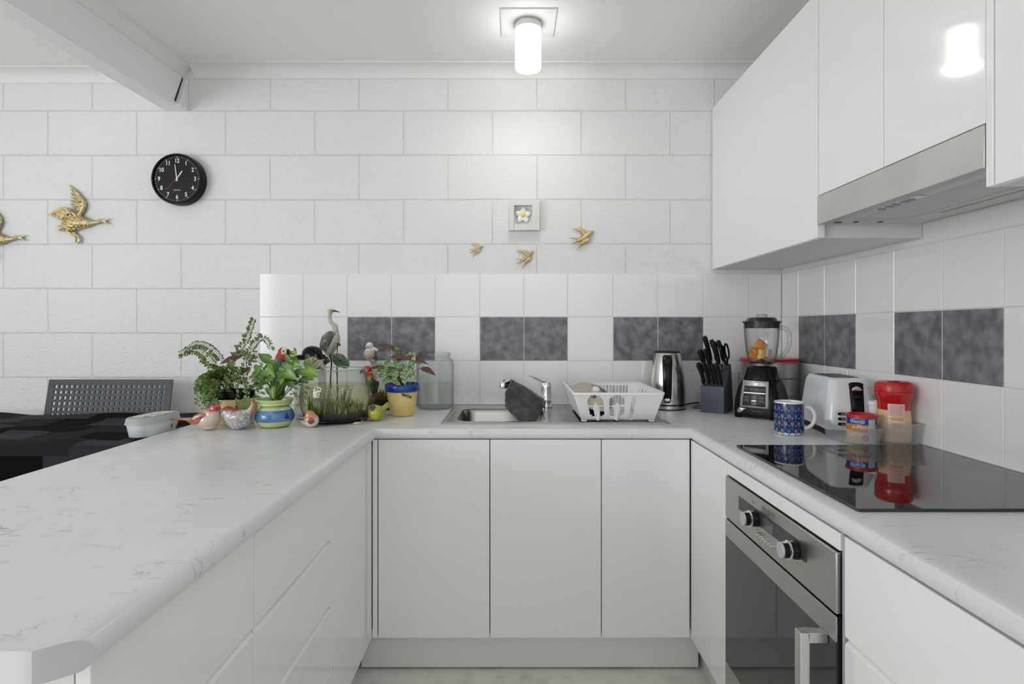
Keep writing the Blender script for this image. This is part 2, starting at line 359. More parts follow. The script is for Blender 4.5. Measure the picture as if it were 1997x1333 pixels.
# tiled splashbacks: tiles are geometry over a grout bed
zs = [.8765, 1.0735, 1.2705, 1.465]
def tiles(name, cols, dark, P, thick=.006):
    mb = MB(); g = .0014
    for i, (a, b) in enumerate(cols):
        for j in range(3):
            mi = 1 if (j == 1 and i in dark) else 0
            z0, z1 = zs[j]+g, zs[j+1]-g; a0, b0 = a+g, b-g; c = .0012
            ring = lambda q, h: [P(a0+q, z0+q, h), P(b0-q, z0+q, h), P(b0-q, z1-q, h), P(a0+q, z1-q, h)]
            mb.loft([ring(0, .001), ring(0, thick-c), ring(c, thick)], mi, fn=None)
    A, Bc = cols[0][0], cols[-1][1]
    mb.add([P(A, zs[0], .0), P(Bc, zs[0], 0), P(Bc, zs[3], 0), P(A, zs[3], 0), P(A, zs[0], .0048), P(Bc, zs[0], .0048), P(Bc, zs[3], .0048), P(A, zs[3], .0048)],
           [(0, 3, 2, 1), (4, 5, 6, 7), (0, 1, 5, 4), (1, 2, 6, 5), (2, 3, 7, 6), (3, 0, 4, 7)], 2)
    tag(mb.build(name, [M_tile, M_dtile, M_grout], smooth=0), kind='structure')
xj = [(q-CX)*D/F for q in (507, 592, 678, 764, 849, 936, 1021.5, 1107, 1195.5, 1282.5, 1371, 1460)]+[WX-.0065]
tiles('trim_7', list(zip(xj, xj[1:])), (2, 3, 5, 6, 8, 9), lambda a, z, h: Vector((a, D-h, z)))
yj = [2.533]+[2.385-.2*k for k in range(0, 24)]
cols = [(-a, -b) for a, b in zip(yj, yj[1:])]
tiles('trim_8', cols, [i for i in range(len(cols)) if (i-1) % 3 in (0, 1) and i > 0], lambda a, z, h: Vector((WX-h, -a, z)))

# kickboards
tag(B(-.545, .66, 2.02, 2.035, 0.008, .145).build('trim_9', M_kick), kind='structure')
tag(B(-.575, -.56, .70, 2.5, 0, .145).build('trim_10', M_kick), kind='structure')
tag(B(.675, .69, -1.0, 2.5, 0, .145).build('trim_11', M_kick), kind='structure')

# ---------------------------------------------------------------- worktop
def worktop():
    mb = MB(); r = .019; zt = CT; zb = CT-.038
    prof = [(.06, zt), (.044, zt), (.024, zt), (.014, zt-.0012)]+[(.0165-.0165*math.sin(R(a)), (zt+zb)/2+.019*math.cos(R(a))-.0005) for a in range(25, 156, 13)]+[(.014, zb+.0006), (.03, zb), (.044, zb), (.06, zb)]
    PX0, PX1, PY = -.470, .604, 1.94
    def endy(o): return .635-min(o, .044)*.75
    def ring(o, z): return [Vector((PX0-o, endy(o), z)), Vector((PX0-o, PY+o, z)), Vector((PX1+o, PY+o, z)), Vector((PX1+o, -1.2, z))]
    rings = [ring(o, z) for o, z in prof]
    mb.loft(rings, 0, cap=False, closed=False)
    hx0, hx1, hy0, hy1 = -.23, .135, 2.05, 2.40
    for z, sgn in ((zt, 1), (zb, -1)):
        a = ring(.06, z); x0, x1 = -1.155, WX-.0075
        vs = a+[Vector((x0, .602, z)), Vector((x0, D-.0075, z)), Vector((x1, D-.0075, z)), Vector((x1, -1.2, z)),
                Vector((hx0, hy0, z)), Vector((hx1, hy0, z)), Vector((hx1, hy1, z)), Vector((hx0, hy1, z))]
        fs = [(0, 4, 5, 1), (3, 2, 6, 7), (1, 8, 9, 2), (2, 9, 10, 6), (6, 10, 11, 5), (5, 11, 8, 1)]
        mb.add(vs, fs)
    for (xa, ya), (xb, yb) in (((-1.155, .602), (-1.155, D-.0075)), ((-1.155, D-.0075), (WX-.0075, D-.0075)), ((WX-.0075, D-.0075), (WX-.0075, -1.2)), ((WX-.0075, -1.2), (PX1+.06, -1.2)), ((-1.155, .602), (PX0-.06, .602)),
                               ((hx0, hy0), (hx1, hy0)), ((hx1, hy0), (hx1, hy1)), ((hx1, hy1), (hx0, hy1)), ((hx0, hy1), (hx0, hy0))):
        mb.add([(xa, ya, zb), (xb, yb, zb), (xb, yb, zt), (xa, ya, zt)], [(0, 1, 2, 3)])
    # end caps of the rounded edge
    k = len(mb.v); cap = [r_[0] for r_ in rings if r_[0].x > PX0-.0445]
    cap = [Vector((PX0-.044, endy(.044), zt))]+[r_[0] for r_ in rings if r_[0].x > PX0-.044]+[Vector((PX0-.044, endy(.044), zb))]
    mb.add(cap, [tuple(range(len(cap)))], 1)
    mb.add([(PX0-.044, .602, zb), (PX0-.044, .602, zt), (PX0-.06, .602, zt), (PX0-.06, .602, zb)], [(0, 1, 2, 3)])
    capn = [r_[3] for r_ in rings]; mb.add(capn, [tuple(range(len(capn)))], 1)
    o = mb.build('worktop', [M_marble, mat('edge_laminate', (.50, .505, .51), .45)], smooth=40, merge=True)
    tag(o, 'white marble-look laminate worktop wrapping round three sides of the kitchen with rounded edge', 'countertop')
worktop()

# ---------------------------------------------------------------- cabinets
def carcass(mb, x0, x1, y0, y1, z0, z1, t=.016, top=False, open_side=None):
    mb.box(x0, x1, y0, y1, z0, z0+t)
    if top: mb.box(x0, x1, y0, y1, z1-t, z1)
    if open_side != '-y': mb.box(x0, x1, y0, y0+t, z0+t, z1-(t if top else 0))
    mb.box(x0, x1, y1-t, y1, z0+t, z1-(t if top else 0))
    if open_side != '-x': mb.box(x0, x0+t, y0+t, y1-t, z0+t, z1-(t if top else 0))
    if open_side != '+x': mb.box(x1-t, x1, y0+t, y1-t, z0+t, z1-(t if top else 0))
def front(name, parent, axis, plane, a0, a1, z0, z1, pull=False, th=.018, m=None):
    """slab front; axis 'y' faces -Y at y=plane, '+x' faces +X, '-x' faces -X. pull: bevelled finger grip along the top"""
    c = .010 if pull else .0
    prof = [(0, z0), (0, z1-c), (c, z1), (th, z1), (th, z0)] if pull else [(0, z0), (0, z1), (th, z1), (th, z0)]
    fn = {'y': lambda v: Vector((v.z, plane+v.x, v.y)), '+x': lambda v: Vector((plane-v.x, v.z, v.y)), '-x': lambda v: Vector((plane+v.x, v.z, v.y))}[axis]
    mb = MB().prism(prof, a0, a1, fn=fn)
    return mb.build(name, m or M_cab, parent, bevel=.0012, seg=2, smooth=30)
zb0, zt0, G = .148, .834, .0015
t = thing('base_cabinet', 'white sink base cabinet with three flat doors under the steel sink', 'cabinet', (0, 2.2, 0)); t.location = (0, 0, 0)
mb = MB(); carcass(mb, -.488, .611, 1.976, 2.505, zb0, zt0, open_side='-y'); mb.box(.288, .304, 1.976, 2.4, zb0+.016, .68)
mb.build('carcass', M_carc, t)
front('filler_strip', t, 'y', 1.955, -.489, -.4725, zb0, zt0)
for a, b in ((-.469, -.0845), (-.0815, .302), (.305, .609)): front('door', t, 'y', 1.955, a, b, zb0, zt0)
t = thing('base_cabinet', 'white corner base cabinet with one tall flat panel left of the sink cabinet', 'cabinet')
mb = MB(); carcass(mb, -1.125, -.5105, 1.518, 2.5, zb0, zt0); mb.build('carcass', M_carc, t)
front('door', t, '+x', -.491, 1.518, 1.953, zb0, zt0)
t = thing('drawer_cabinet', 'white four-drawer base cabinet under the left worktop beside the corner panel', 'cabinet')
mb = MB(); carcass(mb, -1.125, -.5105, 1.0705, 1.5165, zb0, zt0); mb.build('carcass', M_carc, t)
for a, b in ((.655, zt0), (.479, .651), (.307, .475), (zb0, .303)): front('drawer', t, '+x', -.491, 1.0715, 1.5155, a, b, pull=a < .65)
t = thing('drawer_cabinet', 'white wide-drawer base cabinet at the near open end of the left worktop', 'cabinet')
mb = MB(); carcass(mb, -1.125, -.5105, .655, 1.0685, zb0, zt0); mb.build('carcass', M_carc, t)
for a, b in ((.655, zt0), (.405, .651), (zb0, .401)): front('drawer', t, '+x', -.491, .655, 1.0685, a, b, pull=a < .65)
t = thing('base_cabinet', 'white corner base cabinet with one flat panel between sink cabinet and oven', 'cabinet')
mb = MB(); carcass(mb, .6325, 1.195, 1.625, 2.5, zb0, zt0); mb.build('carcass', M_carc, t)
front('door', t, '-x', .6125, 1.624, 1.953, zb0, zt0)
t = thing('oven_cabinet', 'white base cabinet housing the built-in oven, with a narrow panel above it', 'cabinet')
mb = MB(); carcass(mb, .6325, 1.195, 1.056, 1.621, zb0, zt0, open_side='-x'); mb.build('carcass', M_carc, t)
front('filler_panel', t, '-x', .6125, 1.0605, 1.6185, .801, zt0)
front('lower_panel', t, '-x', .6125, 1.0605, 1.6185, zb0, .196)
B(.615, .632, 1.049, 1.0565, zb0, zt0).build('side_strip', M_edge, t)
t = thing('drawer_cabinet', 'white drawer base cabinet to the near side of the oven', 'cabinet')
mb = MB(); carcass(mb, .6325, 1.195, .25, 1.048, zb0, zt0); mb.build('carcass', M_carc, t)
for a, b in ((.649, zt0), (.40, .645), (zb0, .396)): front('drawer', t, '-x', .6125, .25, 1.0455, a, b, pull=a < .64)
# wall cabinets
zu0, zu1 = 1.486, 2.206
t = thing('wall_cabinet', 'white wall cabinet with one flat door in the far right corner', 'cabinet')
mb = MB(); carcass(mb, .9105, WX-.002, 1.667, D-.008, zu0, zu1, top=True); mb.build('carcass', M_carc, t)
front('door', t, '-x', .890, 1.6695, D-.008, zu0-.002, zu1)
B(.888, .9095, 1.651, 1.6655, zu0-.001, zu1).build('end_strip', M_cab, t, bevel=.001)
t = thing('wall_cabinet', 'white two-door wall cabinet above the range hood', 'cabinet')
mb = MB(); carcass(mb, .9105, WX-.002, 1.066, 1.648, 1.640, zu1, top=True); mb.build('carcass', M_carc, t)
front('door', t, '-x', .890, 1.3615, 1.6485, 1.606, zu1); front('door', t, '-x', .890, 1.0655, 1.3585, 1.606, zu1)
t = thing('wall_cabinet', 'white wall cabinet at the right frame edge, nearer than the range hood', 'cabinet')
mb = MB(); carcass(mb, .9105, WX-.002, .40, 1.062, zu0, zu1, top=True); mb.build('carcass', M_carc, t)
front('door', t, '-x', .890, .40, 1.0445, zu0-.002, zu1)
B(.888, .9095, 1.0465, 1.062, zu0-.002, zu1).build('end_strip', M_cab, t, bevel=.001)

# ---------------------------------------------------------------- range hood
def range_hood():
    t = thing('range_hood', 'slim stainless slide-out range hood under the two-door wall cabinet', 'range hood')
    x0, x1, y0, y1 = .886, 1.19, 1.0635, 1.6495
    M_hb = mat('hood_grey_paint', (.66, .66, .665), .4)
    B(x0, x0+.03, y0, y1, 1.521, 1.603).build('fascia', mat('hood_steel', (.52, .52, .51), .4, .6, vary=(6, (.60, .60, .59), .3, .7)), t, bevel=.0015)
    mb = MB()
    fx0, fx1, fy0, fy1 = x0+.075, x0+.225, y0+.03, y1-.045
    zu = 1.526
    for a, b, c, d in ((x0+.031, fx0, y0, y1), (fx1, x1, y0, y1), (fx0, fx1, y0, fy0), (fx0, fx1, fy1, y1)):
        mb.box(a, b, c, d, zu, zu+.008)
    mb.box(x0+.031, x1, y0, y1, zu+.009, 1.600); mb.build('body', M_hb, t)
    # perforated filter as a finely ribbed panel
    mb = MB(); n = 60
    mb.box(fx0+.002, fx1-.002, fy0+.002, fy1-.002, zu+.004, zu+.008)
    for i in range(n):
        y = fy0+.004+(fy1-fy0-.010)*i/n; mb.box(fx0+.004, fx1-.004, y, y+.003, zu+.0025, zu+.004)
    mb.build('filter', mat('filter_mesh', (.72, .73, .75), .5, .2), t, smooth=0)
    cp = B(x0+.036, x0+.066, 1.30, 1.46, zu-.003, zu-.0005).build('control_panel', M_white, t, bevel=.001)
    for yy in (1.325, 1.345, 1.375, 1.40, 1.43): B(x0+.043, x0+.058, yy, yy+.013, zu-.006, zu-.003).build('switch', mat('switch_grey', (.30, .31, .36), .4), cp)
    B(fx1+.02, x1-.012, y0+.02, 1.50, zu-.003, zu-.0005).build('lamp_lens', mat('lens', (.58, .57, .53), .25), t, bevel=.001)
    for yy in (1.0,): pass
    for a in (.02, .09): B(fx0+a, fx0+a+.009, y1-.030, y1-.018, zu-.002, zu-.0002).build('catch', M_black, t)
    B(x0+.033, x0+.06, y1-.022, y1-.010, zu-.0022, zu-.0002).build('vent_slot', M_black, t)
range_hood()

# ---------------------------------------------------------------- ceiling light
def ceiling_light():
    t = thing('ceiling_light', 'cylindrical frosted glass ceiling lamp with satin nickel collar, lit', 'ceiling light', (.055, 2.172, HC))
    B(-.105, .105, -.10, .10, -.005, 0).build('mounting_plate', mat('plate_white', (.74, .74, .74), .5), t, bevel=.002)
    MB().lathe([(0, -.005), (.052, -.005), (.052, -.020), (.051, -.030), (0, -.030)]).build('collar', M_steel2, t)
    MS = mat('opal_glass', (.9, .9, .88), .35, emit=((1, .985, .95), 6.0))
    MB().lathe([(.046, -.031), (.0495, -.034), (.0495, -.175), (.048, -.178), (.046, -.176), (.046, -.04)]).build('lamp_shade', MS, t)
    MB().lathe([(0, -.168), (.0455, -.168), (.0455, -.173), (0, -.173)]).build('bulb', mat('bulb_glow', (1, 1, 1), .5, emit=((1, .98, .94), 60)), t)
ceiling_light()

# ---------------------------------------------------------------- cooktop, oven
def cooktop():
    t = thing('cooktop', 'black glass induction cooktop set into the right worktop, reflecting the jars behind it', 'cooktop')
    mb = MB().prism(rrect(.645, 1.183, 1.057, 1.640, .006), CT+.0004, CT+.0062)
    mb.build('glass_plate', mat('hob_glass', (.006, .006, .007), .03, ior=1.7), t, bevel=.0012)
cooktop()
def oven():
    t = thing('oven', 'built-in stainless oven with black glass door and two knobs under the cooktop', 'oven')
    px = .606; y0, y1 = 1.0615, 1.6175
    MO = mat('oven_steel', (.47, .455, .425), .33, 1, bump=(300, .03, .0005))
    B(.634, 1.10, y0+.02, y1-.02, .22, .78).build('oven_body', mat('oven_galv', (.35, .35, .35), .5, .7), t)
    B(px, .632, y0, y1, .681, .7975).build('control_panel', MO, t, bevel=.0025)
    X = lambda v: Vector((px+v.z, -v.x, v.y))              # text axes on a face looking to -X
    MB().box(px-.0012, px+.002, 1.169, 1.52, .7335, .768).build('glass_strip', mat('oven_strip', (.045, .047, .052), .2, spec=.25), t, bevel=.0004)
    B(px-.0018, px-.0012, 1.317, 1.370, .738, .763).build('display', mat('oven_display', (.10, .105, .12), .1), t)
    for Y in (1.406, 1.207):
        fn = lambda v, Y=Y: Vector((px-v.z, Y+v.x, .7455+v.y))
        k = MB().lathe([(0, .0012), (.0195, .0012), (.019, .010), (.0165, .016), (.0165, .034), (0, .034)], 40, fn=fn).build('knob', M_black, t)
        MB().lathe([(.0168, .0335), (.0168, .0365), (.0155, .0375), (0, .0375)], 40, fn=fn).build('knob_cap', mat('knob_cap_grey', (.55, .55, .58), .35, .5), k)
        MB().lathe([(.0170, .017), (.0205, .0185), (.0205, .0205), (.0170, .022)], 40, fn=fn).build('knob_ring', M_chrome, k)
        mb = MB(); mb.box(px-.032, px-.018, Y-.004, Y+.004, .7619, .7624); mb.box(px-.014, px-.009, Y-.002, Y+.003, .7638, .7644); mb.build('knob_marking', M_white, k)
    for i in range(6):
        Y = 1.389-.0148*i; fn = lambda v, Y=Y: Vector((px-v.z, Y+v.x, .712+v.y))
        MB().lathe([(0, 0), (.0048, 0), (.0048, .006), (.0042, .0085), (0, .009)], 20, fn=fn).build('button', M_steel2, t)
    mb = MB(); tf = lambda y, z: (lambda v: Vector((px-.0008, y-v.x, z+v.y)))
    mb.text('everdure', .019, tf(1.345, .784), 0)
    mb.build('lettering', mat('engraved_grey', (.16, .15, .14), .5), t, smooth=0); mb = MB()
    for i in range(6): mb.text('-', .008, tf(1.389-.0148*i, .724), 0)
    for Y in (1.406, 1.207):
        for k in range(5):
            a = R(-150+30*k); mb.box(px-.0006, px-.0001, Y+.028*math.cos(a)-.001, Y+.028*math.cos(a)+.001, .7455+.028*math.sin(a)-.0012, .7455+.028*math.sin(a)+.0012)
    for z in (.777, .780, .783): mb.box(px-.0005, px-.0001, 1.425, 1.435, z, z+.0007)
    mb.build('dial_marks', mat('engraved_grey'), t, smooth=0)
    # door
    dz0, dz1 = .20, .6765
    d = B(px+.004, .632, y0, y1, dz0, dz1).build('door', M_blackm, t)
    B(px, px+.0038, y0, y1, .628, dz1).build('door_trim', MO, d, bevel=.001)
    B(px, px+.0038, y0, y1, dz0, .268).build('door_trim', MO, d, bevel=.001)
    B(px+.0006, px+.0038, y0, y1, .2685, .6275).build('door_glass', mat('oven_glass', (.022, .023, .025), .04, ior=1.6), d)
    mb = MB(); hx = .553
    mb.box(hx, hx+.016, 1.088, 1.112, .26, .631); mb.box(hx+.016, px, 1.088, 1.112, .612, .631); mb.box(hx+.016, px, 1.088, 1.112, .26, .279)
    mb.build('handle', M_steel2, d, bevel=.001)
oven()

# ---------------------------------------------------------------- sink, tap, cloth
def sink():
    t = thing('kitchen_sink', 'stainless steel inset sink with left bowl and ribbed drainboard', 'sink')
    MS = mat('sink_steel', (.50, .485, .465), .28, 1, bump=(150, .05, .0006))
    x0, x1, y0, y1 = -.262, .558, 2.015, 2.478; hole = rrect(-.213, .118, 2.064, 2.388, .055, 8)[::-1]
    # plate as ring of quads between outer outline and hole
    n = len(hole); c = Vector((-.05, 2.22)); outer = []
    for a, b in hole:
        dx, dy = a-c.x, b-c.y; s = min((x0-c.x)/dx if dx < 0 else ((.15-c.x)/dx if dx > 0 else 9), (y0-c.y)/dy if dy < 0 else ((y1-c.y)/dy if dy > 0 else 9))
        outer.append((c.x+dx*s, c.y+dy*s))
    zt = CT+.0045; mb = MB()
    vs = [Vector((a, b, zt)) for a, b in outer]+[Vector((a, b, zt)) for a, b in hole]
    mb.add(vs, [(i, (i+1) % n, n+(i+1) % n, n+i) for i in range(n)])
    for cx_, cy_ in ((x0, y0), (x0, y1), (.15, y0), (.15, y1)):      # fill the corner triangles
        near = sorted(range(n), key=lambda i: (Vector(outer[i])-Vector((cx_, cy_))).length)[:2]
        mb.add([Vector((cx_, cy_, zt)), vs[near[0]], vs[near[1]]], [(0, 1, 2)])
    # outer lip
    mb.box(x0, x1, y0-.0, y0+.004, CT+.0003, zt-.0001); mb.box(x0, x1, y1-.004, y1, CT+.0003, zt-.0001); mb.box(x0, x0+.004, y0+.004, y1-.004, CT+.0003, zt-.0001); mb.box(x1-.004, x1, y0+.004, y1-.004, CT+.0003, zt-.0001)
    mb.build('rim', MS, t, smooth=20)
    # raised rounded bead round the edge
    mb = MB(); e = [(x0+.012, y0+.012), (x1-.012, y0+.012), (x1-.012, y1-.012), (x0+.012, y1-.012), (x0+.012, y0+.012)]
    for (a, b), (c_, d_) in zip(e, e[1:]): mb.tube([(a, b, zt), (c_, d_, zt)], .0035, 8, flat=.8)
    mb.build('edge_bead', MS, t)
    mb = MB(); rings = []
    for q, z in ((0, zt), (-.001, zt-.004), (.004, zt-.02), (.010, zt-.12), (.03, zt-.150), (.06, zt-.156)):
        rings.append([Vector(((a-c.x)*(1-q/.17)+c.x, (b-c.y)*(1-q/.17)+c.y, z)) for a, b in hole])
    mb.loft(rings, cap=False); k = len(mb.v)-n; mb.f.append(tuple(range(k, k+n))); mb.m.append(0)
    b = mb.build('bowl', MS, t, merge=False)
    MB().lathe([(0, 0), (.038, 0), (.038, .004), (.030, .003), (.0, .0015)], c=(-.05, 2.22, zt-.1555)).build('drain', M_chrome, b)
    # drainboard with ribs along X
    mb = MB(); nu, nv = 60, 72
    def P(u, v):
        x = .15+(x1-.15)*u; y = y0+(y1-y0)*v; e = min(1, max(0, (x-.165)/.03), )*min(1, max(0, (.54-x)/.02))*min(1, max(0, (y-2.045)/.01))*min(1, max(0, (2.42-y)/.01))
        return Vector((x, y, zt-e*(.0022+.0016*math.cos((y-2.045)/.0250*2*PI))))
    mb.sheet(P, nu, nv); mb.build('drainboard', MS, t, smooth=80, merge=False)
sink()
def tap():
    t = thing('mixer_tap', 'chrome single-lever mixer tap at the back of the sink', 'tap', (.139, 2.437, CT+.0052))
    MB().lathe([(0, 0), (.028, 0), (.028, .005), (.025, .009), (.0235, .012), (.0235, .030), (.0242, .031), (.0235, .032), (.0235, .078), (.0225, .079), (.0225, .081), (.0245, .083), (.0245, .098), (.020, .108), (0, .112)]).build('column', M_chrome, t)
    p = smooth_path([(-.012, -.008, .03), (-.07, -.055, .072), (-.125, -.100, .108), (-.150, -.118, .118), (-.178, -.135, .119)])
    sp = MB().tube(p, [.013]*(len(p)-6)+[.012]*6, 16).build('spout', M_chrome, t)
    MB().lathe([(0, 0), (.0125, 0), (.0135, .004), (.0135, .022), (.010, .027), (0, .028)], c=(-.183, -.140, .096)).build('aerator', M_chrome, sp)
    mb = MB(); rings = []
    for s, hw, th, zz in ((-.02, .018, .010, .100), (.02, .017, .010, .108), (.05, .012, .007, .122), (.085, .009, .004, .136), (.098, .008, .003, .140)):
        x, y = -s*.78, -s*.62; nx, ny = .62, -.78
        rings.append([Vector((x+nx*hw*a, y+ny*hw*a, zz+th*b)) for a, b in ((-1, 0), (-.7, .8), (0, 1), (.7, .8), (1, 0), (.6, -.6), (-.6, -.6))])
    mb.loft(rings); mb.build('lever', M_chrome, t, sub=1)
tap()
def dishcloth():
    ridge = smooth_path([at(996, 740, 2.30), at(1010, 746, 2.33), at(1034, 761, 2.37), at(1058, 781, 2.405)], 16)
    front_ = smooth_path([at(986, 791, 2.275), at(1000, 808, 2.235), at(1020, 825, 2.20), at(1040, 826, 2.21), at(1051, 806, 2.32), at(1061, 789, 2.385)], 10)
    back_ = smooth_path([at(988, 780, 2.37), at(988, 797, 2.385), at(1000, 805, 2.375), at(1020, 806, 2.375), at(1040, 805, 2.375), at(1050, 800, 2.425)], 10)
    def on(pth, u): k = u*(len(pth)-1); i = min(int(k), len(pth)-2); return pth[i].lerp(pth[i+1], k-i)
    mb = MB(); nu, nv = 50, 70
    def P(u, v):
        w = (v-.5)*2; r_ = on(ridge, u); e = on(front_ if w >= 0 else back_, u); s_ = 1 if w >= 0 else -1; w = abs(w)
        q = r_.lerp(e, w); bul = math.sin(PI*w)**.7*(.010 if s_ > 0 else .006)
        q.y -= s_*(.013*min(1, w*9)*(1-w)+bul*.6)
        q += Vector((.0035*math.sin(11*w+3*u)*w, .0045*math.sin(15*u+5*w)*min(1, 3*w), 0))
        if s_ < 0: q.x += (-.006*math.sin(PI*w)+.007*math.sin(14*w))*(1-u)
        else: q.x += (-.006*math.sin(PI*w)+.004*math.sin(9*w))*(1-u)
        return q
    mb.sheet(P, nu, nv)
    o = mb.build('dishcloth', mat('microfibre_grey', rgb(58, 60, 60), .95, sheen=.15, vary=(30, rgb(84, 86, 86), .4, .65), bump=(700, .7, .002)), solid=.003, merge=False, smooth=80)
    e = MB(); e.tube([P(0, 1-k/40) for k in range(41)], .0022, 6); e.tube([P(k/30*.9, 1) for k in range(31)], .0020, 6)
    e.build('hem', mat('hem_grey', rgb(120, 121, 122), .9), o)
    tag(o, 'dark grey microfibre dishcloth draped over the tap spout', 'dishcloth')
dishcloth()

# ---------------------------------------------------------------- dish rack with pan lid and saucepan
def dish_rack():
    zb = CT+.0060; zr = .992; t = thing('dish_rack', 'white plastic dish rack on the sink drainboard', 'dish rack', (.38, 2.22, zb))
    h = zr-zb
    X0, X1, Y0, Y1 = .211-.38, .532-.38, 1.992-2.22, 2.40-2.22      # rim
    x0, x1, y0, y1 = X0+.035, X1-.022, Y0+.055, Y1-.03                # base
    foot = .008
    def q(a, b, v): return a*(1-v)+b*v
    def arch(u, v, uc, hw):
        du = (u-uc)*.292; vv = v*(h-foot)+foot
        if .020 < vv < .073:
            if abs(du) > hw or (vv < .026 and abs(du) > hw-(vv-.020)-.002): return False
            post = .0105 if vv < .056 else .0105-(vv-.056)*.5
            return abs(du) > post and not (.060 < vv < .0615)
        return vv >= .073 and du*du+((vv-.073)*.94)**2 < hw*hw
    def hole_front(u, v):
        if arch(u, v, .225, .0275) or arch(u, v, .480, .0275): return True
        w_ = .024 if v < .70 else .024*math.sqrt(max(0, 1-((v-.70)/.16)**2))
        return v < .86 and abs(u-.675) < w_
    mb = MB().sheet(lambda u, v: Vector((q(q(x0, X0, v), q(x1, X1, v), u), q(y0, Y0, v), foot+(h-foot)*v)), 160, 52, hole_front)
    W = mb.build('front_wall', M_white, t, solid=.0025, merge=True, clean=True, smooth=80)
    nb = 20
    mb = MB().sheet(lambda u, v: Vector((q(q(x0, X0, v), q(x1, X1, v), u), q(y1, Y1, v), foot+(h-foot)*v)), nb*6, 20, lambda u, v: .06 < u < .86 and .12 < v < .86 and (u*nb*1.1) % 1 > .35)
    mb.build('back_wall', M_white, t, solid=.0025, clean=True, smooth=80)
    mb = MB().sheet(lambda u, v: Vector((q(x1, X1, v), q(q(y0, Y0, v), q(y1, Y1, v), u), foot+(h-foot)*v)), 90, 30, lambda u, v: (.12 < u < .92 and .15 < v < .80 and abs((u*7) % 1-.5) < .27*math.sqrt(max(0, 1-((v-.45)/.36)**2))))
    mb.build('right_wall', M_white, t, solid=.0025, clean=True, smooth=80)
    mb = MB().sheet(lambda u, v: Vector((q(x0, X0, v), q(q(y0, Y0, v), q(y1, Y1, v), u), foot+(h-foot)*v)), 90, 20, lambda u, v: (.1 < u < .92 and .1 < v < .80 and (u*10) % 1 > .5))
    mb.build('left_wall', M_white, t, solid=.0025, clean=True, smooth=80)
    mb = MB().sheet(lambda u, v: Vector((q(x0, x1, u), q(y0, y1, v), foot)), 80, 60, lambda u, v: .06 < u < .94 and .05 < v < .95 and (v*14) % 1 > .45 and abs(u-.5) > .03)
    mb.build('base_grid', M_white, t, solid=.0025, clean=True, smooth=80)
    mb = MB(); e = [(a, b) for a, b in rrect(X0-.004, X1+.004, Y0-.004, Y1+.004, .02)]; i_ = [(a, b) for a, b in rrect(X0+.004, X1-.004, Y0+.004, Y1-.004, .016)]
    rings = [[Vector((a, b, z)) for a, b in pl] for pl, z in ((e, h-.007), (e, h), (i_, h+.0005), (i_, h-.002))]
    mb.loft(rings, cap=False); mb.build('rim', M_white, t, bevel=.0008)
    for a, b in ((x0, y0), (x1-.02, y0), (x0, y1-.02), (x1-.02, y1-.02)): B(a, a+.020, b, b+.02, 0, foot).build('foot', M_white, t, bevel=.002)
    for u in (.225, .480):                                             # ribs between the arches
        x = q(x0, x1, u); MB().tube([(x, y0-.002, foot), (x, y0-.018, foot+.044)], [.0070, .0035], 8).build('rib', M_white, t)
    # contents
    s = thing('pan_lid', 'round steel pan lid with white knob tilted inside the dish rack', 'pan lid', (.302, 2.15, zr-.030), rot=(R(30), R(20), 0))
    MB().lathe([(0, .012), (.03, .0115), (.06, .006), (.078, 0), (.082, -.001), (.082, -.004), (.076, -.003), (.058, .003), (0, .009)]).build('lid', mat('warm_steel', (.55, .49, .42), .25, 1), s)
    MB().lathe([(0, .012), (.008, .013), (.008, .022), (.014, .026), (.014, .036), (.010, .040), (0, .041)]).build('knob', M_white, s)
    s = thing('saucepan', 'small dark saucepan standing inside the dish rack below the tilted lid', 'saucepan', (.305, 2.17, zb+foot+.003))
    MB().lathe([(0, 0), (.055, 0), (.06, .004), (.062, .042), (.060, .042), (.057, .006), (0, .003)]).build('body', M_black, s)
    MB().tube([(-.0, .062, .036), (0, .10, .046), (.01, .145, .052)], [.007, .008, .008], 10).build('handle', M_black, s)
dish_rack()

# ---------------------------------------------------------------- kettle, knife block, blender, canister
def kettle():
    global KET
    KET = t = thing('electric_kettle', 'brushed steel electric kettle with black handle beside the dish rack', 'kettle', (.662, 2.435, CT), rz=R(-15))
    MK = mat('kettle_steel', (.60, .575, .54), .24, 1)
    MB().lathe([(0, .001), (.078, .001), (.078, .005), (0, .005)]).build('base_plate', M_black, t)
    MB().lathe([(0, .005), (.078, .005), (.078, .018), (0, .018)]).build('base_ring', MK, t)
    MB().lathe([(0, .018), (.0765, .018), (.0765, .024), (0, .024)]).build('seal', M_black, t)
    MB().lathe([(0, .024), (.0765, .024), (.0775, .05), (.0765, .09), (.072, .14), (.064, .19), (.056, .235), (.0545, .239), (0, .239)], 64).build('body', MK, t)
    MB().lathe([(.0545, .239), (.055, .243), (.05, .246), (.02, .248), (0, .248)]).build('lid', M_blackm, t)
    # handle: a broad strap facing the camera
    mb = MB(); rings = []
    for z, y, hw, th in ((.030, -.079, .014, .006), (.050, -.086, .018, .011), (.10, -.096, .020, .013), (.15, -.096, .020, .013), (.20, -.086, .023, .013), (.225, -.074, .022, .012), (.234, -.062, .018, .008)):
        rings.append([Vector((hw*a, y+th*b, z)) for a, b in ((-1, .3), (-.85, -.7), (0, -1), (.85, -.7), (1, .3), (.7, 1), (-.7, 1))])
    hd = mb.loft(rings).build('handle', M_black, t, sub=1)
    MB().box(-.0115, .0115, -.1005, -.0945, .196, .216).build('switch', M_blackm, hd, bevel=.004, seg=3)
    MB().lathe([(0, 0), (.010, 0), (.009, .0022), (0, .003)], 24, fn=lambda v: Vector((v.x*1.2, -.0925-v.z, .047+v.y*.7))).build('badge', M_steel2, hd)
kettle()
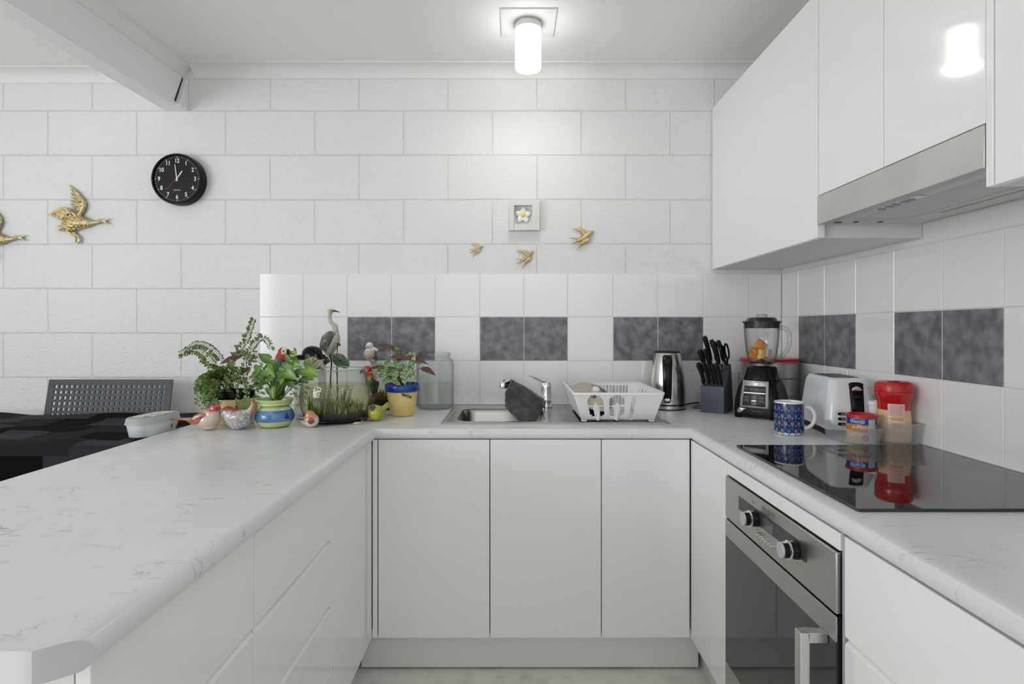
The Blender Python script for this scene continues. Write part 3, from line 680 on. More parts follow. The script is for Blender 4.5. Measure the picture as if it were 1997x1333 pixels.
p = smooth_path([(.73, 2.49, CT+.004), (.80, 2.512, CT+.012), (.86, 2.515, CT+.012), (.90, 2.51, CT+.004), (.94, 2.50, CT+.003)])
MB().tube([Matrix.Rotation(R(15), 3, 'Z') @ (q-Vector((.662, 2.435, CT))) for q in p], .003, 8).build('power_cord', M_black, KET)
p = smooth_path([(.86, 2.44, CT+.004), (.80, 2.41, CT+.004), (.775, 2.43, CT+.004), (.79, 2.455, CT+.004), (.83, 2.46, CT+.012)])
tag(MB().tube(p, .0025, 8).build('electric_cable', mat('grey_cord', rgb(90, 88, 82), .5)), 'thin grey cord looped on the worktop between kettle and knife block', 'cable')
tag(B(.825, .995, 2.500, 2.512, CT, CT+.155).build('cutting_board', M_white, bevel=.002), 'white board standing against the tiles behind the knife block', 'cutting board')

def knife_block():
    ang = math.atan2(-.59, .81)
    t = thing('knife_block', 'slate grey slanted knife block full of black-handled knives', 'knife block', (.768, 2.324, CT), rz=ang)
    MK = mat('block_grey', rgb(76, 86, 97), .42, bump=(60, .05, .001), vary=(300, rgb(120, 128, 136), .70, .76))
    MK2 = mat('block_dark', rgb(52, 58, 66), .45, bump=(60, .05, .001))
    fn = lambda v: Vector((v.z, v.x, v.y))
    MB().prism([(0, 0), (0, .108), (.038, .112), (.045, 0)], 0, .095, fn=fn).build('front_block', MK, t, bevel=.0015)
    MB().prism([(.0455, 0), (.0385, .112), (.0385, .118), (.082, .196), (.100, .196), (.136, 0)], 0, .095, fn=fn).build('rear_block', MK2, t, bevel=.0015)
    M3 = Matrix.Translation((.768, 2.324, CT)) @ Matrix.Rotation(ang, 4, 'Z')
    low = 'black knife handle in the lowest row of the knife block, '
    mid = 'black knife handle in the middle row of the knife block, '
    top = 'black knife handle in the top row of the knife block, '
    spec = [(.012, .015, .106, .105, .0085, low+'leftmost'), (.034, .016, .106, .108, .0085, low+'second from left'), (.052, .017, .106, .098, .006, low+'slim, in the middle'),
            (.066, .017, .106, .098, .006, low+'slim, second from right'), (.083, .017, .106, .106, .007, low+'rightmost'),
            (.010, .045, .152, .112, .0095, mid+'left'), (.033, .047, .152, .116, .0095, mid+'right'),
            (.026, .064, .198, .122, .0085, top+'leftmost and tallest'), (.050, .066, .200, .105, .0085, top+'second from left'), (.061, .058, .186, .112, .0085, top+'third from left, set forward'),
            (.075, .068, .202, .100, .0085, top+'just left of the scissors')]
    for u, d, z, L, r, lab in spec:
        p0 = M3 @ Vector((u, d, z)); dirw = (M3.to_3x3() @ Vector((-.13, -.32, 1))).normalized()
        k = thing('knife', lab, 'knife', p0, group='knives in the knife block')
        k.rotation_euler = dirw.to_track_quat('Z', 'Y').to_euler()
        mb = MB(); rings = []
        for s, w_, h_, off in ((.012, .55, .9, 0), (.02, .75, 1.3, .0), (.04, .8, 1.15, -.002), (.4*L/.1*.1, .85, 1.1, -.002), (.07, .95, 1.35, .0), (L-.012, 1.0, 1.6, .004), (L-.003, .85, 1.3, .005), (L, .5, .8, .005)):
            rings.append([Vector((r*w_*math.cos(a), r*h_*math.sin(a)-off, s)) for a in [2*PI*q/10 for q in range(10)]])
        mb.loft(rings); mb.build('handle', M_blackm, k, smooth=60)
        B(-.0012, .0012, -.008, .008, -.030 if z > .12 else -.004, .0118).build('blade', M_steel2, k)
    p0 = M3 @ Vector((.088, .066, .190)); dirw = (M3.to_3x3() @ Vector((-.10, -.22, 1))).normalized()
    k = thing('kitchen_scissors', 'black-handled kitchen scissors at the right of the knife block', 'scissors', p0); k.rotation_euler = dirw.to_track_quat('Z', 'Y').to_euler()
    for sgn in (-1, 1):
        mb = MB(); pts = [(0, sgn*(.006+.013*math.sin(a*.5)**1.0*1.0)+sgn*.010*math.cos(a)*0, 0) for a in ()]
        ring = [Vector((0, sgn*.013+.011*math.cos(a), .058+.032*math.sin(a))) for a in [2*PI*q/28 for q in range(29)]]
        mb.tube([tuple(v) for v in ring], .0038, 8); mb.tube([(0, sgn*.004, 0), (0, sgn*.008, .03)], .004, 8)
        mb.build('handle', M_black, k)
    B(-.001, .001, -.009, .009, -.004, .012).build('blade', M_steel2, k)
knife_block()

def blender():
    t = thing('countertop_blender', 'black and silver blender with glass jug and push buttons in the right corner', 'blender', (.968, 2.205, CT), rz=R(-42)); t.scale = (.94, .94, .985)
    def sq(hx, hy, r, z, n=5, ox=0, oy=0): return [Vector((a+ox, b+oy, z)) for a, b in rrect(-hx, hx, -hy, hy, r, n)]
    mb = MB(); mb.loft([sq(.088, .085, .03, .012), sq(.090, .087, .03, .03), sq(.087, .084, .03, .07), sq(.078, .076, .03, .115), (sq(.066, .066, .03, .143)), sq(.060, .060, .03, .148)])
    b = mb.build('base', M_black, t, smooth=50)
    for a, c in ((-.07, -.07), (.07, -.07), (-.07, .07), (.07, .07)): MB().lathe([(0, 0), (.014, 0), (.016, .013), (0, .013)], 20, c=(a, c, 0)).build('foot', M_black, t)
    # silver frame on the front, with keypad
    def yf(z): return -(.0865-.019*max(0, min(1, (z-.05)/.09))**1.2) 
    def panel(x0, x1, z0, z1, out, name, m, par, k=.0):
        mb = MB(); mb.sheet(lambda u, v: Vector(((x0+(x1-x0)*u)*(1-k*v), yf(z0+(z1-z0)*v)-out, z0+(z1-z0)*v)), 2, 10)
        return mb.build(name, m, par, solid=.003, smooth=60)
    fr = panel(-.056, .056, .044, .146, .004, 'fascia', mat('fascia_silver', (.60, .60, .61), .3, .6), t, .10)
    kp = panel(-.045, .045, .050, .126, .0062, 'keypad', mat('keypad_dark', (.035, .037, .042), .3), t, .08)
    mg = mat('key_outline', (.32, .34, .36), .4)
    for (a, c, w_, z_) in [(-.034, 0, .015, .112), (-.012, 0, .015, .112), (.010, 0, .015, .112), (.031, 0, .015, .112), (-.030, 0, .018, .082), (0, 0, .018, .082), (.030, 0, .018, .082), (-.030, 0, .018, .070), (.030, 0, .018, .070), (0, 0, .018, .058)]:
        mb = MB(); q = .0042; e = .0007; y_ = yf(z_)-.0085
        for x_0, x_1, z_0, z_1 in ((a-w_/2, a+w_/2, z_+q-e, z_+q), (a-w_/2, a+w_/2, z_-q, z_-q+e), (a-w_/2, a-w_/2+e, z_-q+e, z_+q-e), (a+w_/2-e, a+w_/2, z_-q+e, z_+q-e)):
            mb.box(x_0, x_1, y_, y_+.0015, z_0, z_1)
        mb.box(a-w_/4, a+w_/4, y_, y_+.0015, z_-.0007, z_+.0007)
        mb.build('button', mg, kp, smooth=0)
    mb = MB(); mb.box(-.042, .042, yf(.1)-.0095, yf(.1)-.0070, .098, .1015); mb.box(-.009, .009, yf(.07)-.0095, yf(.07)-.007, .0685, .0725); mb.build('key_bar', M_steel2, kp, smooth=0)
    mb = MB(); mb.add([(-.066, -.091, .022), (-.052, -.091, .022), (-.030, -.091, .040), (-.066, -.091, .040)], [(0, 1, 2, 3)]); mb.build('badge', M_chrome, t, solid=.001)
    mb = MB(); mb.scribble(.045, .006, lambda v: Vector((v.x+.012, -.0908, .031+v.y))); mb.build('lettering', mg, t, smooth=0)
    MB().loft([sq(.066, .066, .05, .148, 8), sq(.064, .064, .055, .16, 8), sq(.056, .056, .05, .195, 8), sq(.052, .052, .05, .200, 8)]).build('collar', M_black, t, smooth=60)
    # jug
    jz = .200
    J = [(0, jz+.006), (.047, jz+.006), (.052, jz+.012), (.060, jz+.05), (.066, jz+.10), (.071, jz+.168), (.074, jz+.172), (.0715, jz+.173), (.068, jz+.168), (.063, jz+.10), (.057, jz+.05), (.049, jz+.016), (0, jz+.010)]
    j = MB().lathe(J, 64).build('glass_jug', M_glass, t)
    for a in (R(-125), R(-55), R(55), R(125)):
        MB().tube([(.0515*math.cos(a), .0515*math.sin(a), jz+.016), (.057*math.cos(a), .057*math.sin(a), jz+.06), (.0625*math.cos(a), .0625*math.sin(a), jz+.125), (.064*math.cos(a), .064*math.sin(a), jz+.130)], [.005, .0055, .0045, .002], 10).build('flute', M_glass, j)
    dr = Matrix.Rotation(R(42+8), 3, 'Z')
    p = smooth_path([(.066, 0, jz+.150), (.095, 0, jz+.152), (.118, 0, jz+.140), (.126, 0, jz+.115), (.120, 0, jz+.075), (.100, 0, jz+.045), (.066, 0, jz+.028)])
    MB().tube([dr @ q for q in p], .0085, 14).build('handle', thin_glass('thick_glass', (.90, .93, .92), edge=.25), j)
    MB().add([dr.inverted() @ Vector(q) for q in ((0, 0, 0),)], []).build
    MB().lathe([(0, jz+.0115), (.044, jz+.0115), (.046, jz+.018), (.02, jz+.024), (0, jz+.03)]).build('blade_seat', M_black, t)
    bl = MB()
    for a in (0, 90, 180, 270):
        c, s = math.cos(R(a+20)), math.sin(R(a+20)); up = .012 if a % 180 else .004
        bl.add([(0, 0, jz+.032), (.010*c-.006*s, .010*s+.006*c, jz+.032), (.032*c, .032*s, jz+.032+up), (.010*c+.006*s, .010*s-.006*c, jz+.032)], [(0, 1, 2, 3)])
    bl.build('cutting_blade', M_steel2, t, solid=.0015)
    MB().lathe([(0, jz+.150), (.066, jz+.150), (.0675, jz+.173), (.076, jz+.174), (.076, jz+.177), (.06, jz+.180), (.058, jz+.186), (.05, jz+.192), (0, jz+.192)], 56).build('lid', mat('lid_smoke', (.018, .018, .02), .25), t)
    MB().lathe([(0, jz+.1925), (.022, jz+.1925), (.022, jz+.203), (.018, jz+.206), (0, jz+.206)]).build('filler_cap', thin_glass('cap_plastic', (.85, .86, .84), .1, body=.35, bodycol=(.8, .78, .72)), t)
    base = Vector((.968, 2.205, CT+jz))
    def chunk(name, lab, loc, sz, m, rot):
        r_ = random.Random(len(lab)); pts = [Vector((a, b, c))*1 for a in (-1, 1) for b in (-1, 1) for c in (-1, 1)]
        pts = [Vector((p_.x*sz[0]*r_.uniform(.7, 1.1), p_.y*sz[1]*r_.uniform(.7, 1.1), p_.z*sz[2]*r_.uniform(.7, 1.1))) for p_ in pts]
        me = bpy.data.meshes.new(name); bm = bmesh.new(); [bm.verts.new(p_) for p_ in pts]; bmesh.ops.convex_hull(bm, input=bm.verts); bm.to_mesh(me); bm.free(); me.materials.append(m)
        o = bpy.data.objects.new(name, me); COL.objects.link(o); o.location = base+Vector(loc); o.rotation_euler = rot
        q = o.modifiers.new('b', 'BEVEL'); q.width = .003; q.segments = 2; tag(o, lab, 'fruit piece', 'fruit pieces in the blender jug')
    MF = mat('mango', rgb(205, 125, 20), .4, vary=(50, rgb(226, 160, 60), .4, .6))
    chunk('fruit_piece', 'orange fruit piece on top of the pile in the blender jug', (-.010, -.010, .080), (.019, .015, .017), MF, (.5, .4, .3))
    chunk('fruit_piece', 'pale yellow fruit cube low in the middle of the blender jug', (-.012, -.020, .045), (.011, .010, .018), mat('pale_mango', rgb(236, 195, 110), .4), (.1, .1, .2))
    chunk('fruit_piece', 'orange fruit piece at the left inside the blender jug', (-.032, .000, .050), (.015, .015, .020), MF, (.3, -.5, .8))
    chunk('fruit_piece', 'pale banana slice at the right inside the blender jug', (.018, -.012, .048), (.016, .011, .018), mat('banana', rgb(222, 208, 190), .5), (.1, .2, .5))
blender()
def canister():
    t = thing('canister', 'tall galvanised tin canister with red lid behind the blender', 'canister', (1.078, 2.385, CT))
    M = mat('dull_tin', (.42, .41, .39), .38, 1)
    P = [(0, 0), (.112, 0)]
    for z in (.07, .14): P += [(.112, z-.003), (.1155, z), (.112, z+.003)]
    P += [(.112, .20), (.115, .202), (.115, .206), (0, .206)]
    MB().lathe(P, 64).build('body', M, t)
    MB().lathe([(0, .206), (.1165, .206), (.1175, .212), (.113, .219), (.06, .222), (0, .222)], 64).build('lid', M_red, t)
canister()

# ---------------------------------------------------------------- mug
def mug():
    t = thing('mug', 'blue mug with tennis racket pattern in front of the blender', 'mug', (.899, 1.845, CT))
    r = .0445; h = .106; MN = mat('navy_glaze', rgb(20, 36, 88), .12, coat=.3)
    mb = MB()
    mb.lathe([(0, .001), (r-.006, .001), (r-.003, .004), (r-.001, .008), (r, .014), (r, h-.004), (r-.0006, h), (r-.0025, h), (r-.0030, h-.003), (r-.003, .01), (0, .006)], 72,
             mi=[1, 1, 1, 0, 0, 1, 1, 1, 1, 1])
    cols = [mat('racket_grey', rgb(112, 116, 146), .3), mat('racket_blue', rgb(62, 100, 160), .3), mat('ball_gold', rgb(205, 165, 70), .4), mat('ball_mint', rgb(150, 215, 220), .4), mat('grip_red', rgb(175, 80, 75), .4)]
    wrap = lambda c0, z0: (lambda v: Vector(((r+.0004)*math.cos(c0+v.x/r), (r+.0004)*math.sin(c0+v.x/r), z0+v.y)))
    nc = 14
    for row in range(4):
        for k in range(nc):
            a = 2*PI*(k+.5*(row % 2))/nc; z = h-.020-row*.0235; q = random.random()
            f = wrap(a, z); mi = 2 if q > .15 else 3
            mb.disc((0, 0), .0054, .0070, 14, mi, f)
            mb.add([(-.0014, -.007), (.0014, -.007), (.0008, -.018), (-.0008, -.018)] and [(-.0014, -.007, 0), (.0014, -.007, 0), (.0009, -.020, 0), (-.0009, -.020, 0)], [(0, 3, 2, 1)], 3 if q < .5 else 6, f)
            f2 = wrap(a+PI/nc, z-.006); mb.disc((0, 0), .0022, .0020, 10, 4 if row % 2 == 0 else 5, f2)
    mb.build('body', [MN, M_whiteg]+cols, t, merge=False, smooth=50)
    p = smooth_path([(r-.002, 0, .086), (r+.014, 0, .088), (r+.028, 0, .074), (r+.031, 0, .055), (r+.024, 0, .034), (r+.010, 0, .023), (r-.002, 0, .020)])
    MB().tube(p, .0046, 12, flat=1.3).build('handle', M_whiteg, t).rotation_euler = (0, 0, R(-18))
    MB().scribble(.018, .004, lambda v: Vector((v.x+.006, r-.0038, .097+v.y))).build('lettering', mat('ink', (.08, .08, .1), .5), t, smooth=0)
mug()

# ---------------------------------------------------------------- toaster
def toaster():
    t = thing('toaster', 'white two-slice toaster with black lever against the right tiles', 'toaster', (1.100, 1.925, CT), rz=R(-9))
    MT = mat('toaster_white', (.72, .74, .77), .2, coat=.3)
    def sq(hx, y0, y1, r, z): return [Vector((a, b, z)) for a, b in rrect(-hx, hx, y0, y1, r, 6)]
    S = [(.076, -.135, .135, .02, .020), (.077, -.136, .136, .024, .05), (.072, -.131, .132, .026, .10), (.066, -.123, .125, .026, .15), (.062, -.117, .119, .026, .172), (.056, -.110, .112, .022, .181), (.050, -.104, .106, .02, .183)]
    MB().loft([sq(*s) for s in S]).build('body', MT, t, smooth=50)
    MB().loft([sq(.068, -.127, .128, .02, .002), sq(.077, -.136, .136, .02, .008), sq(.0765, -.1355, .1355, .02, .020)]).build('base', M_blackm, t)
    for s in (-1, 1): B(s*.024-.014, s*.024+.014, -.075, .085, .1832, .1842).build('slot', M_black, t)
    mb = MB(); mb.box(-.042, .042, -.082, .092, .183, .1835); mb.build('top_plate', mat('slot_steel', (.35, .33, .30), .4, .8), t)
    # front end
    def yf(z): 
        for (a, b) in zip(S, S[1:]):
            if a[4] <= z <= b[4]: return a[1]+(b[1]-a[1])*(z-a[4])/(b[4]-a[4])
        return S[0][1]
    mb = MB(); out = [(a*.021, .112+b) for a, b in [(math.cos(R(q)), .054+.006*math.sin(R(q))) for q in range(0, 181, 20)]]+[(.019*math.cos(R(q)), .075+.018*math.sin(R(q))) for q in range(180, 361, 20)]
    rings = [[Vector((.012+a*k, yf(z)-o, .115+(z-.115)*k)) for a, z in out] for k, o in ((1, -.004), (1, .003), (.9, .005))]
    lv = MB().loft(rings).build('lever_recess', M_black, t, smooth=60)
    mb = MB(); n = 16; lab = [(.015*math.cos(R(180*k/n)), .013*math.sin(R(180*k/n))) for k in range(n+1)]
    mb.add([(.012+a, yf(.148+b)-.0062, .146+b) for a, b in lab], [tuple(range(n+1))]); mb.build('lever_label', mat('label_silver', (.62, .62, .64), .3, .3), lv, solid=.001)
    mb = MB(); mb.box(.0, .012, yf(.148)-.0082, yf(.148)-.0074, .147, .150); mb.build('label_mark', M_red, lv)
    MB().ell((.012, -.132, .125), (.014, .009, .008)).build('lever', M_black, t)
    mb = MB().lathe([(0, 0), (.019, 0), (.0185, .006), (.014, .010), (0, .010)], 32, fn=lambda v: Vector((.020+v.x, -.1335-v.z, .052+v.y))); mb.build('browning_dial', M_black, t)
    for z in (.072, .056, .040):
        b = MB().loft([[Vector((-.036+a, yf(z)-o, z+c)) for a, c in rrect(-.011, .011, -.0042, .0042, .004, 5)] for o in (-.003, .003)]).build('button', M_black, t, bevel=.0008)
        MB().box(-.038, -.028, yf(z)-.0036, yf(z)-.0031, z-.0007, z+.0007).build('button_mark', M_white, b)
    MB().lathe([(0, 0), (.0028, 0), (0, .0018)], 12, fn=lambda v: Vector((.046+v.x, -.121-v.z, .155+v.y))).build('screw', M_steel2, t)
toaster()

# ---------------------------------------------------------------- power socket
t = thing('power_socket', 'white double power socket on the right tiles just behind the toaster', 'power socket', (WX-.0065, 2.08, 1.035))
B(-.008, 0, -.058, .058, -.036, .036).build('plate', M_white, t, bevel=.003)
for y in (-.03, .03):
    B(-.012, -.0082, y-.006, y+.006, .012, .026).build('switch', M_white, t, bevel=.001)
    mb = MB(); [mb.box(-.0088, -.0081, y-.008+.012*k, y-.005+.012*k, -.014, -.004) for k in range(2)]; mb.build('pin_slot', M_black, t)

# ---------------------------------------------------------------- plastic tubs, creamer jar, coffee tin, cup
def open_tub(name, lab, loc, rz, W, L, h, tw, tl, m):
    t = thing(name, lab, 'container', loc, rz)
    o = lambda w, l, z, r=.014: [Vector((a, b, z)) for a, b in rrect(-w/2, w/2, -l/2, l/2, r, 6)]
    e = .0014
    MB().loft([o(tw-.02, tl-.02, .0015, .008), o(tw, tl, .0025), o(W, L, h), o(W+.008, L+.008, h+.001), o(W+.008, L+.008, h-.003)], cap=False).build('body', m, t, smooth=60)
    mb = MB(); mb.add(o(tw-.02, tl-.02, .0015, .008), [tuple(range(28))]); mb.build('bottom', m, t)
    return t
open_tub('storage_tub', 'clear frosted plastic tub holding the coffee tin, nearest the mug', (1.030, 1.722, CT+.001), R(-3), .100, .165, .050, .090, .148, M_frost)
tb = open_tub('storage_tub', 'clear frosted plastic tub against the right wall holding the red-capped jar', (1.142, 1.715, CT+.001), 0, .106, .15, .064, .094, .136, M_frost)
mb = MB(); mb.lathe([(.012, 0), (.013, 0)], 24, fn=lambda v: Vector((-.008+v.x*1.6, -.0725-.0042, .036+v.y*.5))); mb.scribble(.022, .0045, lambda v: Vector((-.008+v.x, -.0768, .036+v.y)))
mb.build('embossing', mat('emboss', (.35, .37, .38), .4), tb, smooth=0)
def creamer():
    t = thing('creamer_jar', 'tall creamer jar with red flip cap and red label standing in the plastic tub', 'jar', (1.144, 1.700, CT+.0055))
    MC = mat('creamer_powder', rgb(222, 190, 150), .35, coat=.3)
    MB().lathe([(0, 0), (.040, 0), (.044, .004), (.0455, .02), (.0455, .05), (.044, .075), (.0415, .098), (.0415, .112), (0, .112)], 56).build('body', MC, t)
    MB().lathe([(.0418, .096), (.0422, .098), (.0422, .112), (.044, .122), (.0485, .135), (.0495, .148), (.0495, .150), (0, .150)], 56).build('shrink_sleeve', mat('red_sleeve', rgb(186, 20, 24), .22, coat=.4), t)
    c = MB().lathe([(0, .151), (.0497, .151), (.0497, .168), (.047, .175), (.040, .179), (.02, .178), (0, .178)], 56).build('cap', M_red, t)
    MB().box(-.016, .012, -.010, .008, .1785, .181).build('flip_lid', M_red, c, bevel=.001)
    a0 = math.atan2(-1.70, -1.144); mb = MB(); rr = .0470
    lab = lambda z0, z1, w_, mi: mb.sheet(lambda u, v: Vector(((rr if z0 > .08 else .0462)*math.cos(a0+.15+(u-.5)*w_/rr), (rr if z0 > .08 else .0462)*math.sin(a0+.15+(u-.5)*w_/rr), z0+(z1-z0)*v)), 10, 1, mi=mi)
    rr = .0462; lab(.081, .116, .044, 0)
    for i in range(6): 
        rr = .0466; lab(.0845+.005*i, .0853+.005*i, .036, 1)
    for k in range(4):
        mb.sheet(lambda u, v, k=k: Vector((.0466*math.cos(a0+.15+(-.3+.17*k+.01*u)), .0466*math.sin(a0+.15+(-.3+.17*k+.01*u)), .083+.03*v)), 1, 1, mi=1)
    for z, w_ in ((.074, .036), (.071, .038), (.068, .034), (.058, .022), (.052, .026), (.048, .022)):
        rr = .0464; lab(z, z+.0009, w_, 1)
    mb.build('label', [mat('label_pink', rgb(228, 190, 188), .4), mat('label_ink', rgb(190, 90, 80), .5)], t, smooth=60, merge=False)
creamer()
def coffee_tin():
    t = thing('coffee_tin', 'short drink-powder tin with red lid and blue label in the near plastic tub', 'tin', (1.041, 1.690, CT+.0055), rz=0); t.scale = (.95, .95, .95)
    r = .0415; a0 = math.atan2(-1.697, -1.031)
    mb = MB(); mb.lathe([(0, 0), (r-.001, 0), (r, .002), (r, .0365), (r, .058), (r, .077), (r, .0795), (0, .0795)], 72, mi=[3, 3, 0, 1, 2, 3, 3])
    wrap = lambda da, z0: (lambda v: Vector(((r+.0004)*math.cos(a0+da+v.x/r), (r+.0004)*math.sin(a0+da+v.x/r), z0+v.y)))
    # blue oval plate with white script
    mb.disc((0, 0), .021, .0085, 24, 3, wrap(-.30, .068)); mb.disc((0, 0), .0195, .0075, 24, 2, lambda v: wrap(-.30, .068)(v)*1.0+Vector((-.0003, -.0003, 0)))
    mb.text('Nestlé', .0125, lambda v: wrap(-.30, .068)(v)+Vector((-.0006, -.0006, 0)), 3, shear=.25)
    mb.text('e-Mate', .017, lambda v: wrap(-.10, .050)(v)+Vector((-.0003, -.0003, 0)), 3, shear=.3)
    mb.disc((0, 0), .020, .0085, 24, 4, wrap(-.35, .026)); mb.disc((0, 0), .016, .0052, 24, 5, lambda v: wrap(-.35, .027)(v)+Vector((-.0003, -.0003, 0)))
    # spoon
    for k in range(20):
        a, b = 2*PI*k/20, 2*PI*(k+1)/20; q = lambda s, an: (s*.0085*math.cos(an), s*.0095*math.sin(an), 0)
        mb.add([q(1, a), q(1, b), q(.6, b), q(.6, a)], [(0, 1, 2, 3)], 6, wrap(.25, .018))
    mb.add([(-.045, .002, 0), (-.006, .001, 0), (-.006, .006, 0), (-.045, -.004, 0)], [(0, 1, 2, 3)], 6, wrap(.20, .014))
    # info panel
    mb.sheet(lambda u, v: wrap(.72, .04)(Vector(((u-.5)*.022, (v-.5)*.070, 0))), 8, 1, mi=7)
    for i in range(16): mb.sheet(lambda u, v, i=i: wrap(.72, .008+.0042*i)(Vector(((u-.5)*.018, v*.0009, 0)))*1.0+Vector((-.0003, -.0003, 0)), 6, 1, mi=8)
    mb.build('body', [mat('tin_cream', rgb(214, 180, 135), .3), mat('tin_orange', rgb(196, 120, 40), .3), mat('tin_blue', rgb(18, 60, 150), .25), M_whiteg, mat('cup_tan', rgb(224, 190, 150), .3), mat('cup_coffee', rgb(240, 215, 185), .3), mat('spoon_blue', rgb(60, 95, 165), .3), mat('info_white', rgb(205, 208, 212), .4), mat('info_ink', rgb(120, 125, 135), .5)], t, merge=False, smooth=50)
    MB().lathe([(0, .082), (.034, .082), (.036, .0865), (.0415, .088), (.0445, .087), (.0448, .078), (.0425, .0775), (0, .0797)], 56).build('lid', M_red, t)
coffee_tin()
t = thing('cup', 'small white ribbed cup behind the red-capped jar by the wall', 'cup', (1.128, 1.762, CT+.0055))
MB().lathe([(0, 0), (.012, 0), (.018, .09), (.0185, .10), (.0215, .101), (.0215, .113), (.019, .113), (.017, .1), (0, .09)], 40).build('body', M_white, t)

# ---------------------------------------------------------------- wall ornaments: clock, framed flower, geese, swallows
def wall_clock():
    c = at(353.2, 350.8, 2.52); t = thing('wall_clock', 'round black wall clock with white numerals and red second hand', 'clock', (c.x, D-.002, c.z))
    t.location.x = -1.492; r = .113; th = .044
    fn = lambda v: Vector((v.x, -v.z, v.y))
    MB().lathe([(0, 0), (r, 0), (r, th-.006), (r-.003, th), (r-.009, th), (r-.010, th-.008), (0, th-.008)], 96, fn=fn).build('case', M_black, t)
    MB().lathe([(0, th-.0079), (r-.0105, th-.0079), (r-.0105, th-.0074), (0, th-.0074)], 96, fn=fn).build('dial', mat('dial_black', (.010, .0105, .011), .4, spec=.2), t)
    mb = MB(); zd = th-.0070; T = lambda x, z, s: (lambda v: Vector((x+v.x*s, -zd, z+v.y)))
    for n in range(1, 13):
        a = R(90-30*n); nb = MB(); nb.text(str(n), .026, T(.080*math.cos(a), .080*math.sin(a)-.0005, .84), bold=.0007); nb.build('numeral', mat('numeral_white', (.75, .75, .74), .5), t, smooth=0)
    mb.text('QUARTZ', .0075, T(0, -.050, 1))
    mb.build('lettering', mat('numeral_white'), t, smooth=0)
    mb = MB()
    for k in range(60):
        a = R(6*k); big = k % 5 == 0; r1, r0, hw = .0985, .0935 if not big else .0925, .0004 if not big else .0017
        d = Vector((math.cos(a), math.sin(a))); n_ = Vector((-d.y, d.x))
        mb.add([(p_.x, -zd, p_.y) for p_ in (d*r0-n_*hw, d*r1-n_*hw, d*r1+n_*hw, d*r0+n_*hw)], [(0, 1, 2, 3)])
    mb.build('minute_marks', mat('numeral_white'), t, smooth=0)
    def hand(name, ang, L, back, hw, z, m):
        d = Vector((math.sin(R(ang)), math.cos(R(ang)))); n_ = Vector((d.y, -d.x))
        MB().prism([tuple(p_) for p_ in (d*-back-n_*hw, d*L-n_*hw*.7, d*L+n_*hw*.7, d*-back+n_*hw)], z, z+.0008, fn=fn).build(name, m, t)
    hand('minute_hand', -8, .064, .010, .0022, th-.0058, M_white); hand('hour_hand', 33, .042, .010, .0032, th-.0068, M_white); hand('second_hand', 223, .068, .020, .0007, th-.0046, mat('hand_red', rgb(205, 60, 45), .4))
    MB().lathe([(0, th-.0068), (.004, th-.0068), (.004, th-.0036), (0, th-.0032)], 20, fn=fn).build('hand_hub', M_white, t)
wall_clock()
def framed_flower():
    c = at(1023, 419, 2.51); t = thing('wall_frame', 'small white box frame holding a white frangipani flower with yellow centre', 'picture frame', (c.x, D-.001, c.z))
    MW = mat('frame_white', (.73, .73, .71), .6)
    hw = .067; iw = .042; th = .028; mb = MB()
    mb.box(-hw, hw, -.004, 0, -hw, hw)
    for a in ((-hw, -iw-.004, -hw, hw), (iw-.008, hw, -hw, hw), (-iw-.004, iw-.008, -hw, -iw+.002), (-iw-.004, iw-.008, iw+.002, hw)): mb.box(a[0], a[1], -th, -.0041, a[2], a[3])
    mb.build('frame', MW, t, bevel=.0006, seg=1)
    fx, fz = -.006, .002
    MP = mat('petal_white', (.85, .85, .83), .5)
    for k in range(5):
        a = R(90+72*k); mb = MB(); d = Vector((math.cos(a), math.sin(a))); n_ = Vector((-d.y, d.x)); nu, nv = 6, 8
        def P(u, v):
            s = v*.036; w_ = .0135*math.sin(PI*min(1, (v*.80+.12)))**.8; q = d*s+n_*((u-.5)*2*w_)
            return Vector((fx+q.x, -.012-.006*math.sin(v*PI*.8)+.004*(2*u-1)**2+.003*(u-.5), fz+q.y))
        mb.sheet(P, nu, nv); mb.build('petal', MP, t, solid=.0012, smooth=80)
    MB().ell((fx, -.017, fz), (.010, .006, .010)).build('flower_centre', mat('stamen_yellow', rgb(238, 214, 90), .6), t)
    MB().tube([(fx, -.012, fz), (fx-.002, -.004, fz-.004)], .004, 8).build('flower_stem', MP, t)
    mb = MB(); mi = mat('faint_ink', (.38, .38, .38), .6)
    T = lambda x, z: (lambda v: Vector((x+v.x, -th-.0004, z+v.y)))
    mb.scribble(.022, .005, T(-.040, .056), t=.0005)
    for i in range(4): mb.scribble(.013, .0022, T(.052, -.010-.008*i), n=10, t=.0004, seed=i)
    mb.scribble(.045, .002, T(.030, -.050), n=26, t=.0004); mb.scribble(.024, .002, T(.022, -.058), n=14, t=.0004)
    mb.build('lettering', mi, t, smooth=0)
framed_flower()
